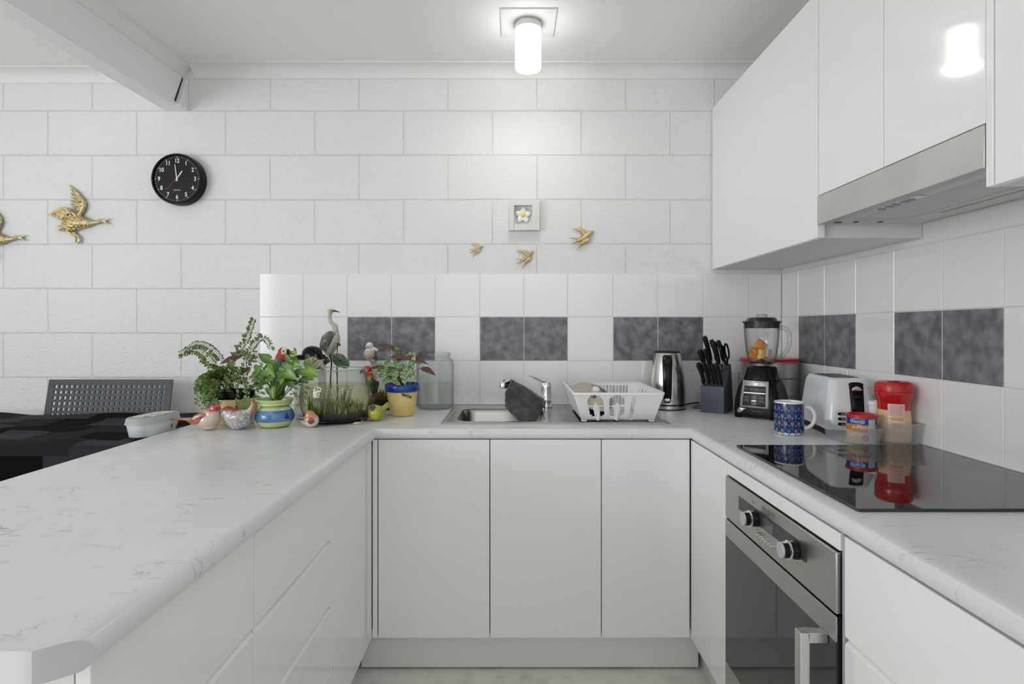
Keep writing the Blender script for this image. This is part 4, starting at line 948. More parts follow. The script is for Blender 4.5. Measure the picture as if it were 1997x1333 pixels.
def goose_prims():
    """local metres: x right, y out from wall (negative towards room), z up; traced in units of the photo at the wall"""
    k = D/F; ox, oy = 158, 420; sc = 150/1428.
    def q(zx, zy, y=-.012): px = 80+zx*sc; py = 350+zy*sc; return Vector(((px-ox)*k, y, (oy-py)*k))
    body = [('c', [q(420, 920), q(520, 870), q(640, 840), q(760, 800), q(880, 810), q(980, 815), q(1080, 800), q(1130, 780)], [.010, .021, .032, .031, .021, .0105, .0068, .008]),
            ('e', q(1140, 775), (.0125, .011, .0085), (0, R(8), 0)), ('c', [q(1180, 775), q(1245, 760), q(1300, 735)], [.0055, .0035, .0022]), ('c', [q(1180, 785), q(1240, 800), q(1300, 828)], [.0055, .0035, .0022]),
            ('c', [q(640, 760, -.018), q(720, 700, -.016)], [.018, .013])]
    ax = [(q(500, 875), .019), (q(580, 855), .027), (q(640, 840), .031), (q(700, 822), .031), (q(760, 805), .029), (q(820, 808), .024), (q(880, 812), .019), (q(935, 815), .013)]
    for i, (c_, r_) in enumerate(ax):
        for kk in range(-3, 4):
            a_ = kk*.42+(.2 if i % 2 else 0)
            if abs(a_) < 1.5: body.append(('e', (c_[0]-.002, c_[1]-r_*math.cos(a_)*.97, c_[2]+r_*math.sin(a_)*.97), (.0068, .0035, .0042), (0, R(18), 0)))
    tail = [('c', [q(480, 900), q(400, 905), q(335, 935)], [.009, .006, .003]), ('c', [q(470, 860), q(400, 880), q(345, 870)], [.008, .005, .0025]), ('c', [q(460, 930), q(380, 940), q(330, 940)], [.006, .004, .002])]
    leg = lambda pts, r: [('c', [q(*p) for p in pts], r)]
    l1 = leg([(520, 960), (600, 1010), (660, 1040), (690, 1110), (680, 1160)], [.006, .0045, .004, .0035, .004])
    l2 = leg([(640, 990), (700, 1040), (745, 1065), (750, 1130), (735, 1180)], [.006, .0045, .004, .006, .005])
    up = []; f = [((830, 420), (560, 115)), ((835, 450), (575, 190)), ((825, 480), (575, 260)), ((810, 510), (575, 330)), ((790, 540), (570, 400)), ((760, 560), (575, 460)), ((740, 590), (620, 520))]
    for a, b in f: up.append(('c', [q(*a, -.008), q((a[0]*.55+b[0]*.45)+14, (a[1]*.55+b[1]*.45)-12, -.012), q(*b, -.008)], [.0075, .0062, .0022]))
    up.append(('c', [q(560, 120, -.009), q(720, 270, -.012), q(820, 400, -.014), q(840, 500, -.014), q(790, 600, -.012), q(760, 660, -.014)], [.003, .005, .0075, .010, .0115, .010]))
    for a in ((730, 350), (780, 400), (740, 430), (800, 470), (735, 490), (780, 520), (700, 540), (760, 570)): up.append(('e', q(*a, -.017), (.0062, .005, .0072)))
    lo = []; f = [((560, 600), (180, 665)), ((560, 640), (240, 690)), ((550, 680), (300, 710)), ((560, 710), (350, 735)), ((560, 740), (400, 755))]
    for a, b in f: lo.append(('c', [q(*a, -.020), q((a[0]+b[0])/2, (a[1]+b[1])/2-22, -.018), q(*b, -.012)], [.0085, .006, .0022]))
    lo.append(('c', [q(190, 662, -.013), q(380, 565, -.018), q(480, 545, -.020), q(590, 570, -.022), (q(720, 690, -.024))], [.002, .0045, .005, .0055, .0065]))
    for a in ((520, 620), (580, 600), (620, 640), (560, 660), (640, 690), (520, 700), (590, 710), (480, 730), (540, 760), (640, 740), (500, 790), (600, 640), (560, 720)): lo.append(('e', q(*a, -.028), (.0070, .005, .0062)))
    return body, tail, l1, l2, up, lo, (ox, oy)
def goose(lab, px, py, proto=None):
    c = at(px, py, D)
    if proto:
        r_ = proto.copy(); COL.objects.link(r_); r_.location = (c.x, D, c.z); r_['label'] = lab
        for ch in proto.children:
            d = ch.copy(); COL.objects.link(d); d.parent = r_
        return r_
    t = thing('goose_ornament', lab, 'wall ornament', (c.x, D, c.z), group='brass flying geese on the wall')
    body, tail, l1, l2, up, lo, _ = goose_prims()
    organic('body', body, M_gold, t, .0013, 1)
    organic('tail', tail, M_gold, t, .0015, 2); organic('leg', l1, M_gold, t, .0013, 2); organic('leg', l2, M_gold, t, .0013, 2)
    organic('wing', up, M_gold, t, .0012, 1); organic('wing', lo, M_gold, t, .0012, 1)
    return t
g0 = goose('brass flying goose ornament, the whole one between the clock and the left frame edge', 158, 420)
g1 = goose('brass flying goose ornament cut off by the left frame edge', -5, 452, g0)
g1.scale = (1, 1, 1)
SW = None
def swallow(lab, px, py, s, rot=0):
    global SW
    c = at(px, py, D)
    if SW:
        r_ = SW.copy(); COL.objects.link(r_); r_.location = (c.x, D-.001, c.z); r_['label'] = lab; r_.scale = (s, s, s); r_.rotation_euler = (0, R(rot), 0)
        for ch in SW.children:
            d = ch.copy(); COL.objects.link(d); d.parent = r_
        return
    t = SW = thing('swallow_ornament', lab, 'wall ornament', (c.x, D-.001, c.z), group='gold flying swallows above the tiles')
    k = D/F; q0 = 320/1997.
    def q(zx, zy, y=-.008): return Vector(((880+zx*q0-px)*k, y, (py-(360+zy*q0))*k))
    organic('body', [('c', [q(1560, 680), q(1600, 655), q(1650, 625), q(1690, 590), q(1710, 580)], [.005, .0095, .0120, .0095, .0065]), ('c', [q(1705, 582), q(1728, 572)], [.0035, .0014])], M_goldp, t, .001, 3)
    organic('tail', [('c', [q(1600, 660), q(1540, 665), q(1442, 648)], [.005, .0035, .0015]), ('c', [q(1590, 668), q(1520, 690), q(1450, 728)], [.005, .0035, .0015])], M_goldp, t, .001, 2)
    fe = []
    for (a, b, c_) in (((1650, 610), (1570, 545), (1475, 538)), ((1650, 615), (1580, 560), (1490, 545)), ((1640, 620), (1590, 575), (1530, 555)), ((1630, 630), (1600, 590), (1560, 572)), ((1650, 625), (1620, 585), (1580, 580))):
        fe.append(('c', [q(*a, -.008), q(*b, -.010), q(*c_, -.006)], [.0065, .0052, .0016]))
    organic('wing', fe, M_goldp, t, .001, 1)
    fe = []
    for (a, b, c_) in (((1640, 640), (1580, 720), (1522, 798)), ((1650, 650), (1600, 715), (1545, 765)), ((1660, 655), (1625, 700), (1590, 730)), ((1665, 660), (1645, 695), (1625, 715)), ((1670, 665), (1660, 690), (1650, 708))):
        fe.append(('c', [q(*a, -.010), q(*b, -.010), q(*c_, -.006)], [.006, .0052, .0016]))
    organic('wing', fe, M_goldp, t, .001, 1)
    return t
swallow('largest gold swallow ornament, right of the framed flower', 1134, 467, 1)
swallow('middle-sized gold swallow ornament directly below the framed flower', 1023.5, 505, .80, -8)
swallow('smallest gold swallow ornament, left of and below the framed flower', 928.5, 488, .58, 2)

# ---------------------------------------------------------------- table, cloth, chair, tub
def dining_table():
    t = thing('table', 'dark table hidden under the black patchwork throw beyond the left worktop', 'table', (-2.2, 2.04, 0))
    B(-1.2, .99, -.30, .30, .815, .845).build('tabletop', M_blackm, t, bevel=.003)
    for a in (-1.12, .92):
        for b in (-.24, .24): B(a-.025, a+.025, b-.025, b+.025, 0, .815).build('leg', M_blackm, t)
dining_table()
def throw():
    mb = MB(); nu, nv = 200, 120
    import mathutils
    def P(u, v):
        x = -3.45+(2.262)*u; s = v*1.25                                      # s along the cloth: back drop, top, front drop
        yb, yf = 2.352, 1.728; top = yb-yf
        n1 = mathutils.noise.noise(Vector((x*2.4, s*3.2, 0)))*.022+mathutils.noise.noise(Vector((x*6, s*9, 3)))*.009
        z0 = .856; flat = 1-.97*math.exp(-((x+1.22)/.17)**4-((yb-(s-.10)-1.93)/.20)**4)
        if s < .10: return Vector((x, yb+.006+.004*math.sin(x*20), z0-.10+s+abs(n1)*.5))
        if s < .10+top:
            q = (s-.10); e = min(1, q/.06)*min(1, (top-q)/.05)
            tilt = .020*max(0, min(1, (x+2.0)/.6))*max(0, 1-q/.25)
            return Vector((x, yb-q, z0+((abs(n1)+.004+n1*.4)*e+tilt*e)*flat+.018*math.exp(-((x+2.15)/.12)**2-((q-.08)/.16)**2)+.016*math.exp(-((x+2.6)/.10)**2-((q-.12)/.2)**2)))
        q = s-.10-top; return Vector((x, yf-.006-.012*math.sin(x*9)*q*3-.01*q, z0-q))
    mb.sheet(P, nu, nv)
    cell = [0]*len(mb.f)
    for i in range(len(mb.f)):
        a = i % nu; b = i//nu; cx_ = int((a+b*.25*0+ (b//12)*7)/(nu/2.262*.155)); cy_ = b//12
        cell[i] = (cx_*2+cy_*3+((cx_*cy_) % 2)) % 3
    mb.m = cell
    ms = [mat('throw_black', (.002, .002, .003), .95, spec=.1, bump=(500, .6, .002)), mat('throw_charcoal', rgb(30, 29, 32), .9, spec=.15, bump=(400, .8, .002)), mat('throw_navy', rgb(14, 18, 30), .7, spec=.3, bump=(600, .5, .002))]
    o = mb.build('throw_blanket', ms, solid=.004, offset=1, merge=False, smooth=80)
    tag(o, 'black and charcoal patchwork throw spread rumpled over the table', 'blanket')
throw()
def chair():
    t = thing('dining_chair', 'dark grey metal chair with square-perforated backrest against the block wall', 'chair', (-1.75, 2.20, 0))
    MC = mat('chair_grey', rgb(46, 50, 56), .45, .2)
    # perforated backrest built from bars: 22 columns of square holes
    w_ = .536; xl = (98-CX)*2.455/F+1.75; x0, x1 = xl, xl+w_
    ztop = H+(CY-739.5)*2.455/F; zbot = .62
    def S(x, z): return Vector((x, .252-(ztop-z)*.19, z))            # leaning plate
    nc = 22; pitch = (w_-.046)/nc; hl = .0125; ph = .0238
    xs = [x0]; 
    for i in range(nc): a = x0+.023+pitch*i+(pitch-hl)/2; xs += [a, a+hl]
    xs.append(x1); zz = [ztop]; nr = 14; z = ztop-.024
    for j in range(nr): zz += [z, z-hl]; z -= ph
    zz.append(min(zbot, z)); mb = MB(); vs = [S(x, z) for z in zz for x in xs]; n = len(xs)
    mb.add(vs, [(j*n+i, j*n+i+1, (j+1)*n+i+1, (j+1)*n+i) for j in range(len(zz)-1) for i in range(n-1) if not (i % 2 == 1 and j % 2 == 1)])
    mb.build('backrest', MC, t, solid=.006, smooth=0, bevel=0, offset=0)
    B(x0+.02, x1-.02, -.20, .19, .445, .46).build('seat', MC, t, bevel=.004)
    for x in (x0+.03, x1-.03):
        for y in (-.18, .17): MB().tube([(x, y, .445), (x, y+(.02 if y > 0 else -.0), 0)], .012, 10).build('leg', MC, t)
        MB().tube([(x, .175, .452), (x, .19, .62)], .010, 8).build('back_post', MC, t)
chair()
def food_tub():
    t = thing('food_tub', 'white oval plastic food tub with printed lid standing on the black throw', 'container', (-1.216, 1.905, .8650), rz=R(84)); t.scale = (.98, .80, .86)
    sup = lambda a, b, z, n=3.2, k=56: [Vector((a*abs(math.cos(q))**(2/n)*(1 if math.cos(q) > 0 else -1), b*abs(math.sin(q))**(2/n)*(1 if math.sin(q) > 0 else -1), z)) for q in [2*PI*i/k for i in range(k)]]
    MT = mat('tub_white', (.72, .74, .76), .3); n = 2.6
    MB().loft([sup(.084, .050, 0, n), sup(.088, .053, .004, n), sup(.096, .061, .050, n)]).build('body', MT, t, smooth=60)
    l = MB().loft([sup(.101, .066, .049, n), sup(.1015, .0665, .052, n), sup(.099, .064, .056, n), sup(.0975, .0625, .070, n), sup(.093, .058, .0735, n), sup(.088, .053, .0738, n)]).build('lid', thin_glass('lid_plastic', (.9, .92, .93), .15, body=.65, bodycol=(.78, .80, .80)), t, smooth=60)
    mb = MB(); mb.add(sup(.083, .048, .0742, n), [tuple(range(56))], 0)
    for k in range(56):
        a, b = sup(.083, .048, .0745, n), sup(.079, .044, .0745, n); k2 = (k+1) % 56
        if 10 < k < 50: mb.add([a[k], a[k2], b[k2], b[k]], [(0, 1, 2, 3)], 1)
    mb.scribble(.075, .026, lambda v: Vector((v.x+.008, v.y+.006, .0747)), 1, 16, .0028); mb.box(-.074, -.036, -.028, -.008, .0743, .0746, 2)
    mb.box(-.078, -.066, -.024, .0, .0747, .0749, 4); mb.tube([(-.03, -.034, .0746), (.03, -.036, .0746), (.062, -.016, .0746)], .0012, 6, 3)
    mb.build('lid_print', [mat('print_cream', rgb(214, 214, 205), .4), mat('print_black', rgb(40, 42, 40), .4), mat('print_blue', rgb(80, 110, 150), .4), mat('print_olive', rgb(150, 135, 80), .4), mat('print_orange', rgb(215, 165, 130), .4)], l, smooth=0, merge=False)
    mb = MB()
    def side(a0, a1, z0, z1, mi, e=.0006):
        s0, s1 = sup(.088+e, .053+e, .004, n, 112), sup(.096+e, .061+e, .050, n, 112)
        for k in range(a0, a1):
            f = lambda k_, z: s0[k_ % 112].lerp(s1[k_ % 112], (z-.004)/.046)
            mb.add([f(k, z0), f(k+1, z0), f(k+1, z1), f(k, z1)], [(0, 1, 2, 3)], mi)
    side(86, 104, .006, .047, 0); side(87, 89, .018, .034, 1, .001); side(95, 102, .010, .024, 2, .001); side(98, 101, .024, .036, 3, .001)
    mb.build('side_label', [mat('print_cream'), mat('print_blue'), mat('print_black'), mat('print_olive')], t, smooth=0, merge=False)
food_tub()

# ---------------------------------------------------------------- ceiling of helper for plants
def fan_leaf(mb, p, d, up, s, mi=0):
    """small fan-shaped leaflet of the maidenhair fern, attached at p, pointing along d"""
    d = d.normalized(); n = d.cross(up); n = Vector((1, 0, 0)) if n.length < .1 else n.normalized(); w = n.cross(d)
    pts = [Vector((0, 0))]+[Vector((math.sin(a)*s*(1+.12*math.cos(5*a)), math.cos(a)*s*(1+.12*math.cos(5*a)))) for a in [R(q) for q in (-62, -38, -14, 12, 36, 60)]]
    mb.add([p+n*q.x+d*q.y+w*(abs(q.x)*.25) for q in pts], [(0, i, i+1) for i in range(1, 6)], mi)
def frond(mbL, mbS, pts, s, dens=90, start=.3, branch=0, rnd=random, side_=1):
    path = smooth_path(pts, 8); L = sum((b-a).length for a, b in zip(path, path[1:]))
    mbS.tube(path, [.0011*(1-.6*i/len(path)) for i in range(len(path))], 5)
    n = int(L*dens)
    for i in range(n):
        t = start+(1-start)*(i+.5)/n; k = t*(len(path)-1); a = int(k); a = min(a, len(path)-2); p = path[a].lerp(path[a+1], k-a); tan = (path[a+1]-path[a]).normalized()
        sd = Vector((tan.z, rnd.uniform(-.6, .6), -tan.x)).normalized()*(1 if i % 2 else -1)
        size = s*(1.1-.5*t)*rnd.uniform(.75, 1.15)
        if branch and i % branch == 0:
            q = p+(sd+tan*.6).normalized()*size*rnd.uniform(2.2, 3.6)+Vector((0, 0, -.004)); mbS.tube([p, q], .0005, 4)
            for f_ in (.45, .7, 1.0):
                fan_leaf(mbL, p.lerp(q, f_), (sd*rnd.uniform(-.3, 1)+tan).normalized(), Vector((rnd.uniform(-.3, .3), -1, rnd.uniform(-.2, .5))), size)
        else:
            q = p+sd*size*.5; fan_leaf(mbL, q, (sd+tan*.4+Vector((0, 0, -.15))).normalized(), Vector((rnd.uniform(-.4, .4), -1, rnd.uniform(-.3, .5))), size)
def lance_leaf(mb, base, tip, hw, up=Vector((0, 0, 1)), droop=.0, mi=0, mi2=1, nseg=10, fold=.15, stripes=False):
    base, tip = Vector(base), Vector(tip); d = tip-base; L = d.length; n = d.cross(up).normalized(); w = n.cross(d.normalized())
    rows = []
    for i in range(nseg+1):
        t = i/nseg; wid = hw*math.sin(PI*t**.8)**.85 if 0 < t < 1 else .0002; c = base+d*t+w*(droop*L*math.sin(PI*t))
        rows.append([c+n*wid*k+w*abs(k)*wid*fold for k in (-1, -.5, 0, .5, 1)])
    vs = [p for r_ in rows for p in r_]; fs = []; ms = []
    for i in range(nseg):
        for k in range(4):
            fs.append((i*5+k, i*5+k+1, (i+1)*5+k+1, (i+1)*5+k)); ms.append(mi2 if (stripes and (i+k) % 3 == 0 and k in (1, 2)) or (stripes and i % 3 == 1 and k in (0, 3)) else mi)
    n0 = len(mb.f); mb.add(vs, fs, 0); mb.m[n0:] = ms
def arrow_leaf(mb, base, d, up, s, mi=0, mi2=1):
    """arrowhead-shaped leaf: two backward lobes"""
    d = Vector(d).normalized(); n = d.cross(Vector(up)).normalized(); w = n.cross(d); base = Vector(base)
    half = [(0, 0), (.10, -.22), (.30, -.36), (.46, -.26), (.50, 0), (.44, .25), (.32, .52), (.16, .80), (0, 1.0)]
    for sg in (-1, 1):
        mid = [(0, min(1, max(0, b))) for a, b in half]; q = [(a*.5, (b+max(0, b))/2) for a, b in half]
        f = lambda a, b: base+n*(sg*a*s)+d*(b*s)+w*(a*.30*s-.16*s*max(0, b)**2)
        A = [f(*m) for m in mid]; Bq = [f(*m) for m in q]; C = [f(*m) for m in half]; k = len(half)
        mb.add(A+Bq, [(i, i+1, k+i+1, k+i) for i in range(k-1)], mi2)
        mb.add(Bq+C, [(i, i+1, k+i+1, k+i) for i in range(k-1)], mi)
M_leafp = mat('leaf_pale', rgb(132, 162, 82), .42, vary=(30, rgb(92, 130, 50), .4, .7))

# ---------------------------------------------------------------- pots with plants
def fern_pot():
    C = Vector((-1.010, 2.055, CT)); t = thing('potted_fern', 'maidenhair fern in a black nursery pot set inside a pale yellow pot', 'potted plant', C)
    MY = mat('pale_yellow_glaze', rgb(238, 224, 165), .25, coat=.3)
    MB().lathe([(0, .001), (.058, .001), (.062, .005), (.078, .075), (.080, .092), (.0775, .093), (.075, .08), (.060, .012), (0, .01)], 56).build('pot', MY, t)
    MB().lathe([(0, .03), (.050, .03), (.064, .098), (.070, .099), (.071, .116), (.068, .120), (.064, .119), (.062, .105), (0, .104)], 48, c=(-.008, 0, 0)).build('nursery_pot', M_black, t)
    MB().lathe([(0, .108), (.061, .106), (.061, .104), (0, .104)], 32, c=(-.008, 0, 0)).build('soil', M_soil, t)
    L, S = MB(), MB(); rnd = random.Random(3)
    def q(px, py, Y): return at(px, py, Y)-C
    base = Vector((0, 0, .106))
    long_ = [[(440, 752, 2.05), (420, 715, 2.04), (400, 690, 2.03), (375, 680, 2.02), (350, 687, 2.0)], [(445, 752, 2.07), (432, 700, 2.08), (410, 676, 2.10), (385, 668, 2.1), (362, 680, 2.1)],
             [(450, 752, 2.08), (462, 695, 2.12), (480, 665, 2.15), (490, 640, 2.17), (495, 622, 2.18)], [(455, 752, 2.05), (478, 700, 2.1), (500, 668, 2.12), (515, 660, 2.12), (528, 680, 2.1)],
             [(448, 752, 2.1), (450, 710, 2.15), (470, 690, 2.18), (495, 700, 2.18)]]
    for i, f in enumerate(long_): frond(L, S, [base+Vector((rnd.uniform(-.02, .02), rnd.uniform(-.02, .02), 0))]+[q(*p) for p in f], .0090, 150, .38, 2, rnd)
    short = []
    for k in range(9):
        bx_, by_ = rnd.uniform(395, 485), rnd.uniform(728, 770); short.append([(440+rnd.uniform(-8, 10), 745, 2.03), ((440+bx_)/2, 725+rnd.uniform(-5, 8), 2.0), (bx_, by_, 1.97+rnd.uniform(-.03, .05))])
    short += [[(430, 740, 2.0), (405, 735, 1.95), (390, 765, 1.92), (398, 798, 1.91)], [(432, 740, 2.0), (410, 728, 1.96), (400, 760, 1.93), (410, 790, 1.92)], [(430, 740, 2.0), (402, 738, 1.96), (385, 750, 1.94), (388, 785, 1.92)], [(435, 740, 2.0), (412, 740, 1.96), (408, 765, 1.94), (416, 785, 1.93)],
              [(460, 745, 2.0), (470, 740, 1.98), (468, 770, 1.96), (466, 795, 1.95)], [(455, 742, 2.0), (478, 735, 1.98), (492, 750, 1.97)]]
    for f in short: frond(L, S, [base]+[q(*p) for p in f], .0150, 88, .35, 2, rnd)
    S.build('stem', M_stem, t, merge=False, smooth=80); tag(L.build('foliage', M_fern, t, merge=False, smooth=0))
    mb = MB(); ml = mat('leaf_maroon', rgb(92, 58, 50), .5)
    lance_leaf(mb, q(473, 694, 2.08), q(428, 710, 2.04), .011, up=Vector((0, -1, .3)), droop=.12); lance_leaf(mb, q(488, 715, 2.06), q(470, 732, 2.03), .009, up=Vector((0, -1, .3)), droop=.1)
    mb.tube(smooth_path([base, q(470, 740, 2.06), q(490, 716, 2.08), q(484, 700, 2.08), q(473, 694, 2.08)]), .0009, 5)
    mb.build('maroon_leaf', [ml, ml], t, merge=False, smooth=60)
fern_pot()
def striped_pot():
    C = Vector((-.840, 1.985, CT)); t = thing('potted_plant', 'arrowhead plant in a round pale green and blue banded pot with seashell motifs', 'potted plant', C)
    MG = mat('pale_green_glaze', rgb(200, 214, 150), .14, coat=.4); MBl = mat('blue_glaze', rgb(72, 112, 168), .14, coat=.4, vary=(25, rgb(110, 148, 196), .4, .7))
    MD = mat('motif_teal', rgb(66, 128, 140), .2); MN = mat('motif_navy', rgb(30, 62, 132), .2)
    r = lambda z: .040+.026*math.sin(PI*min(1, max(0, (z+.006)/.088))**.95)
    prof = [(0, .001), (.038, .001)]+[(r(z), z) for z in (.004, .010, .016, .0215)]+[(r(z)+.0003, z) for z in (.0225, .03, .04, .05, .0615)]+[(r(z), z) for z in (.0625, .070, .078)]+[(.0585, .086), (.062, .093), (.064, .097), (.061, .098), (.056, .09), (.056, .078), (0, .078)]
    mi = [0]*6+[1]*4+[0]*20; mb = MB(); mb.lathe(prof, 64, mi=mi[:len(prof)-1])
    a0 = math.atan2(-1.985, .840); wrap = lambda da, z0: (lambda v: Vector(((r(z0+v.y)+.0008)*math.cos(a0+da+v.x/.066), (r(z0+v.y)+.0008)*math.sin(a0+da+v.x/.066), z0+v.y)))
    star = [((.0125 if k % 2 == 0 else .0045)*math.cos(R(90+36*k)), (.0125 if k % 2 == 0 else .0045)*math.sin(R(90+36*k)), 0) for k in range(10)]
    mb.add(star+[(0, 0, 0)], [(k, (k+1) % 10, 10) for k in range(10)], 2, wrap(-.25, .040))
    for dz, w_ in ((-.008, .0105), (-.0025, .009), (.003, .0065), (.008, .0035)): mb.disc((0, dz), w_, .0031, 16, 3, wrap(.62, .043))
    mb.build('pot', [MG, MBl, MD, MN], t, merge=False, smooth=60)
    MB().lathe([(0, .082), (.055, .080), (.055, .078), (0, .078)], 32).build('soil', M_soil, t)
    L, S = MB(), MB(); rnd = random.Random(5); b0 = Vector((0, 0, .082))
    def q(px, py, Y): return at(px, py, Y)-C
    # (leaf base px,py,Y), (tip px,py,Y), scale
    leaves = [((528, 760, 1.93), (536, 790, 1.91), .062, 1), ((500, 728, 1.94), (482, 745, 1.90), .07, 0), ((520, 722, 1.95), (545, 745, 1.90), .055, 1), ((545, 728, 1.95), (578, 722, 1.92), .055, 0), ((570, 705, 1.97), (598, 722, 1.94), .060, 0),
              ((512, 735, 1.94), (478, 728, 1.92), .055, 1), ((560, 740, 1.94), (578, 765, 1.90), .052, 0), ((535, 712, 1.98), (505, 690, 1.98), .055, 0), ((595, 718, 1.95), (640, 745, 1.90), .085, 1), ((550, 735, 1.93), (545, 760, 1.89), .055, 1),
              ((520, 700, 2.0), (490, 680, 2.0), .060, 0), ((515, 745, 1.95), (492, 760, 1.92), .05, 0), ((563, 700, 1.96), (548, 680, 1.95), .035, 1), ((572, 685, 1.97), (582, 700, 1.94), .03, 1), ((540, 722, 1.96), (562, 700, 1.98), .055, 0), ((555, 722, 1.95), (598, 738, 1.92), .06, 0), ((505, 715, 1.97), (500, 740, 1.93), .05, 1),
              ((530, 735, 1.93), (515, 752, 1.90), .05, 0), ((560, 725, 1.93), (590, 750, 1.90), .045, 1)]
    for k in range(16):
        an = rnd.uniform(-1.4, 1.4); rr_ = rnd.uniform(20, 52); cx_, cy_ = 540+rr_*1.15*math.sin(an), 745-rr_*.95*math.cos(an); Y_ = rnd.uniform(1.93, 2.02)
        leaves.append(((cx_, cy_, Y_), (cx_+24*math.sin(an)+rnd.uniform(-8, 8), cy_+rnd.uniform(-6, 16), Y_-.03), .045, k % 3 == 0))
    for a, b, s, pale in leaves:
        A, Bt = q(*a), q(*b); d = (Bt-A); arrow_leaf(L, A, d, Vector((rnd.uniform(-.3, .3), -1, rnd.uniform(.3, .9))), max(s*.5, d.length*.85)*.66, 0, 1 if pale else 0)
        root = b0+Vector((rnd.uniform(-.015, .015), rnd.uniform(-.015, .015), 0)); S.tube(smooth_path([root, (root*.45+A*.55)+Vector((0, .01, .012)), A]), .0016, 6)
    S.build('stem', M_stemg, t, merge=False, smooth=80); L.build('foliage', [M_leaf, M_leafp], t, merge=False, smooth=60)
    L, S = MB(), MB()
    for f in ([(575, 752, 1.97), (585, 740, 1.96), (592, 765, 1.94), (580, 782, 1.93)], [(560, 750, 1.97), (565, 745, 1.95), (572, 770, 1.93)], [(510, 750, 1.97), (500, 750, 1.95), (505, 775, 1.93)], [(515, 740, 2.0), (500, 690, 2.03), (480, 700, 2.05)]): frond(L, S, [b0]+[q(*p) for p in f], .011, 80, .4, 2, rnd)
    for m_, nm, mm in ((L, 'small_foliage', M_fern), (S, 'fern_stem', M_stem)): m_.build(nm, mm, t, merge=False, smooth=0)
striped_pot()
def pear_pot():
    C = Vector((-.443, 2.245, CT)); t = thing('potted_plant', 'prayer plant in a yellow pot with blue rim and pear motif', 'potted plant', C)
    MY = mat('yellow_glaze', rgb(238, 216, 145), .2, coat=.3, vary=(12, rgb(230, 200, 110), .4, .7)); MBl = mat('cobalt_glaze', rgb(28, 62, 150), .15, coat=.4)
    r = lambda z: .047+.0145*z/.094; mb = MB()
    mb.lathe([(0, .001), (.045, .001), (.047, .004), (.0615, .094), (.0645, .095), (.0685, .100), (.0690, .124), (.0672, .126), (.0640, .125), (.062, .11), (0, .11)], 64, mi=[0, 0, 0, 1, 1, 1, 1, 1, 1, 1])
    a0 = math.atan2(-2.245, .443); wrap = lambda da, z0: (lambda v: Vector(((r(z0+v.y)+.0008)*math.cos(a0+da+v.x/.055), (r(z0+v.y)+.0008)*math.sin(a0+da+v.x/.055), z0+v.y)))
    out = [(0.022, .033), (.016, .036), (.004, .026), (-.014, .014), (-.024, -.002), (-.024, -.022), (-.014, -.032), (0, -.034), (.012, -.028), (.020, -.012), (.024, .010), (.026, .028)]
    pts = smooth_path([(a, b, 0) for a, b in out+[out[0]]], 4); w0 = wrap(-.05, .044)
    for a, b in zip(pts, pts[1:]):
        n_ = Vector((-(b-a).y, (b-a).x, 0)); n_ = n_.normalized()*.0008 if n_.length else Vector((0, 0, 0)); mb.add([a-n_, b-n_, b+n_, a+n_], [(0, 1, 2, 3)], 2, w0)
    for (x, y, rot) in ((.010, .041, -25), (.026, .034, -15)):
        c, s = math.cos(R(rot)), math.sin(R(rot)); mb.add([(x+.0125*math.cos(q)*c-.0058*math.sin(q)*s, y+.0125*math.cos(q)*s+.0058*math.sin(q)*c, 0) for q in [2*PI*k/16 for k in range(16)]], [tuple(range(16))], 3, wrap(-.05, .044))
    mb.add([(.018, .036, 0), (.020, .036, 0), (.025, .046, 0), (.0225, .047, 0)], [(0, 1, 2, 3)], 3, w0)
    mb.build('pot', [MY, MBl, mat('motif_cream', rgb(240, 232, 205), .3), mat('motif_green', rgb(66, 96, 56), .3)], t, merge=False, smooth=60)
    MB().lathe([(0, .116), (.0615, .114), (.0615, .110), (0, .110)], 32).build('soil', M_soil, t)
    ml = mat('prayer_green', rgb(92, 122, 72), .4); ml2 = mat('prayer_pale', rgb(160, 178, 132), .4); mm = mat('leaf_maroon')
    L, S, U = MB(), MB(), MB(); rnd = random.Random(9); b0 = Vector((0, 0, .114))
    def q(px, py, Y): return at(px, py, Y)-C
    lv = [((785, 745), (770, 720), 'g'), ((815, 698), (785, 690), 'x')]
    spec = [((772, 728), (725, 740), 2.18, 'g'), ((785, 722), (715, 728), 2.2, 'g'), ((790, 712), (732, 712), 2.2, 'g'), ((793, 718), (770, 716), 2.2, 'g'), ((800, 730), (812, 688), 2.2, 'g'), ((776, 684), (733, 673), 2.28, 'm'), ((790, 698), (760, 697), 2.28, 'm'),
            ((788, 698), (815, 689), 2.24, 'g'), ((785, 696), (836, 711), 2.2, 'm'), ((800, 703), (822, 710), 2.2, 'g'), ((820, 717), (850, 732), 2.2, 'm'), ((785, 718), (815, 741), 2.16, 'g'), ((775, 722), (768, 745), 2.15, 'g'), ((786, 722), (790, 752), 2.14, 'g'), ((800, 716), (800, 738), 2.16, 'g'), ((765, 742), (782, 752), 2.15, 'g'),
            ((760, 735), (748, 750), 2.16, 'g'), ((770, 735), (745, 745), 2.18, 'g'), ((755, 725), (785, 720), 2.22, 'g'), ((762, 722), (720, 718), 2.25, 'm'), ((778, 700), (770, 672), 2.3, 'g')]
    for a, b, Y, k in spec:
        A, Bt = q(*a, Y+.02), q(*b, Y-.01); up = Vector((rnd.uniform(-.2, .2), -.75, .7)); mb = U if k == 'm' else L
        lance_leaf(mb, A, Bt, min(.013, (Bt-A).length*.20), up=up, droop=.12, stripes=(k == 'g'))
        root = b0+Vector((rnd.uniform(-.02, .02), rnd.uniform(-.02, .02), 0)); S.tube(smooth_path([root, root*.5+A*.5+Vector((0, 0, .01)), A]), .0011, 5)
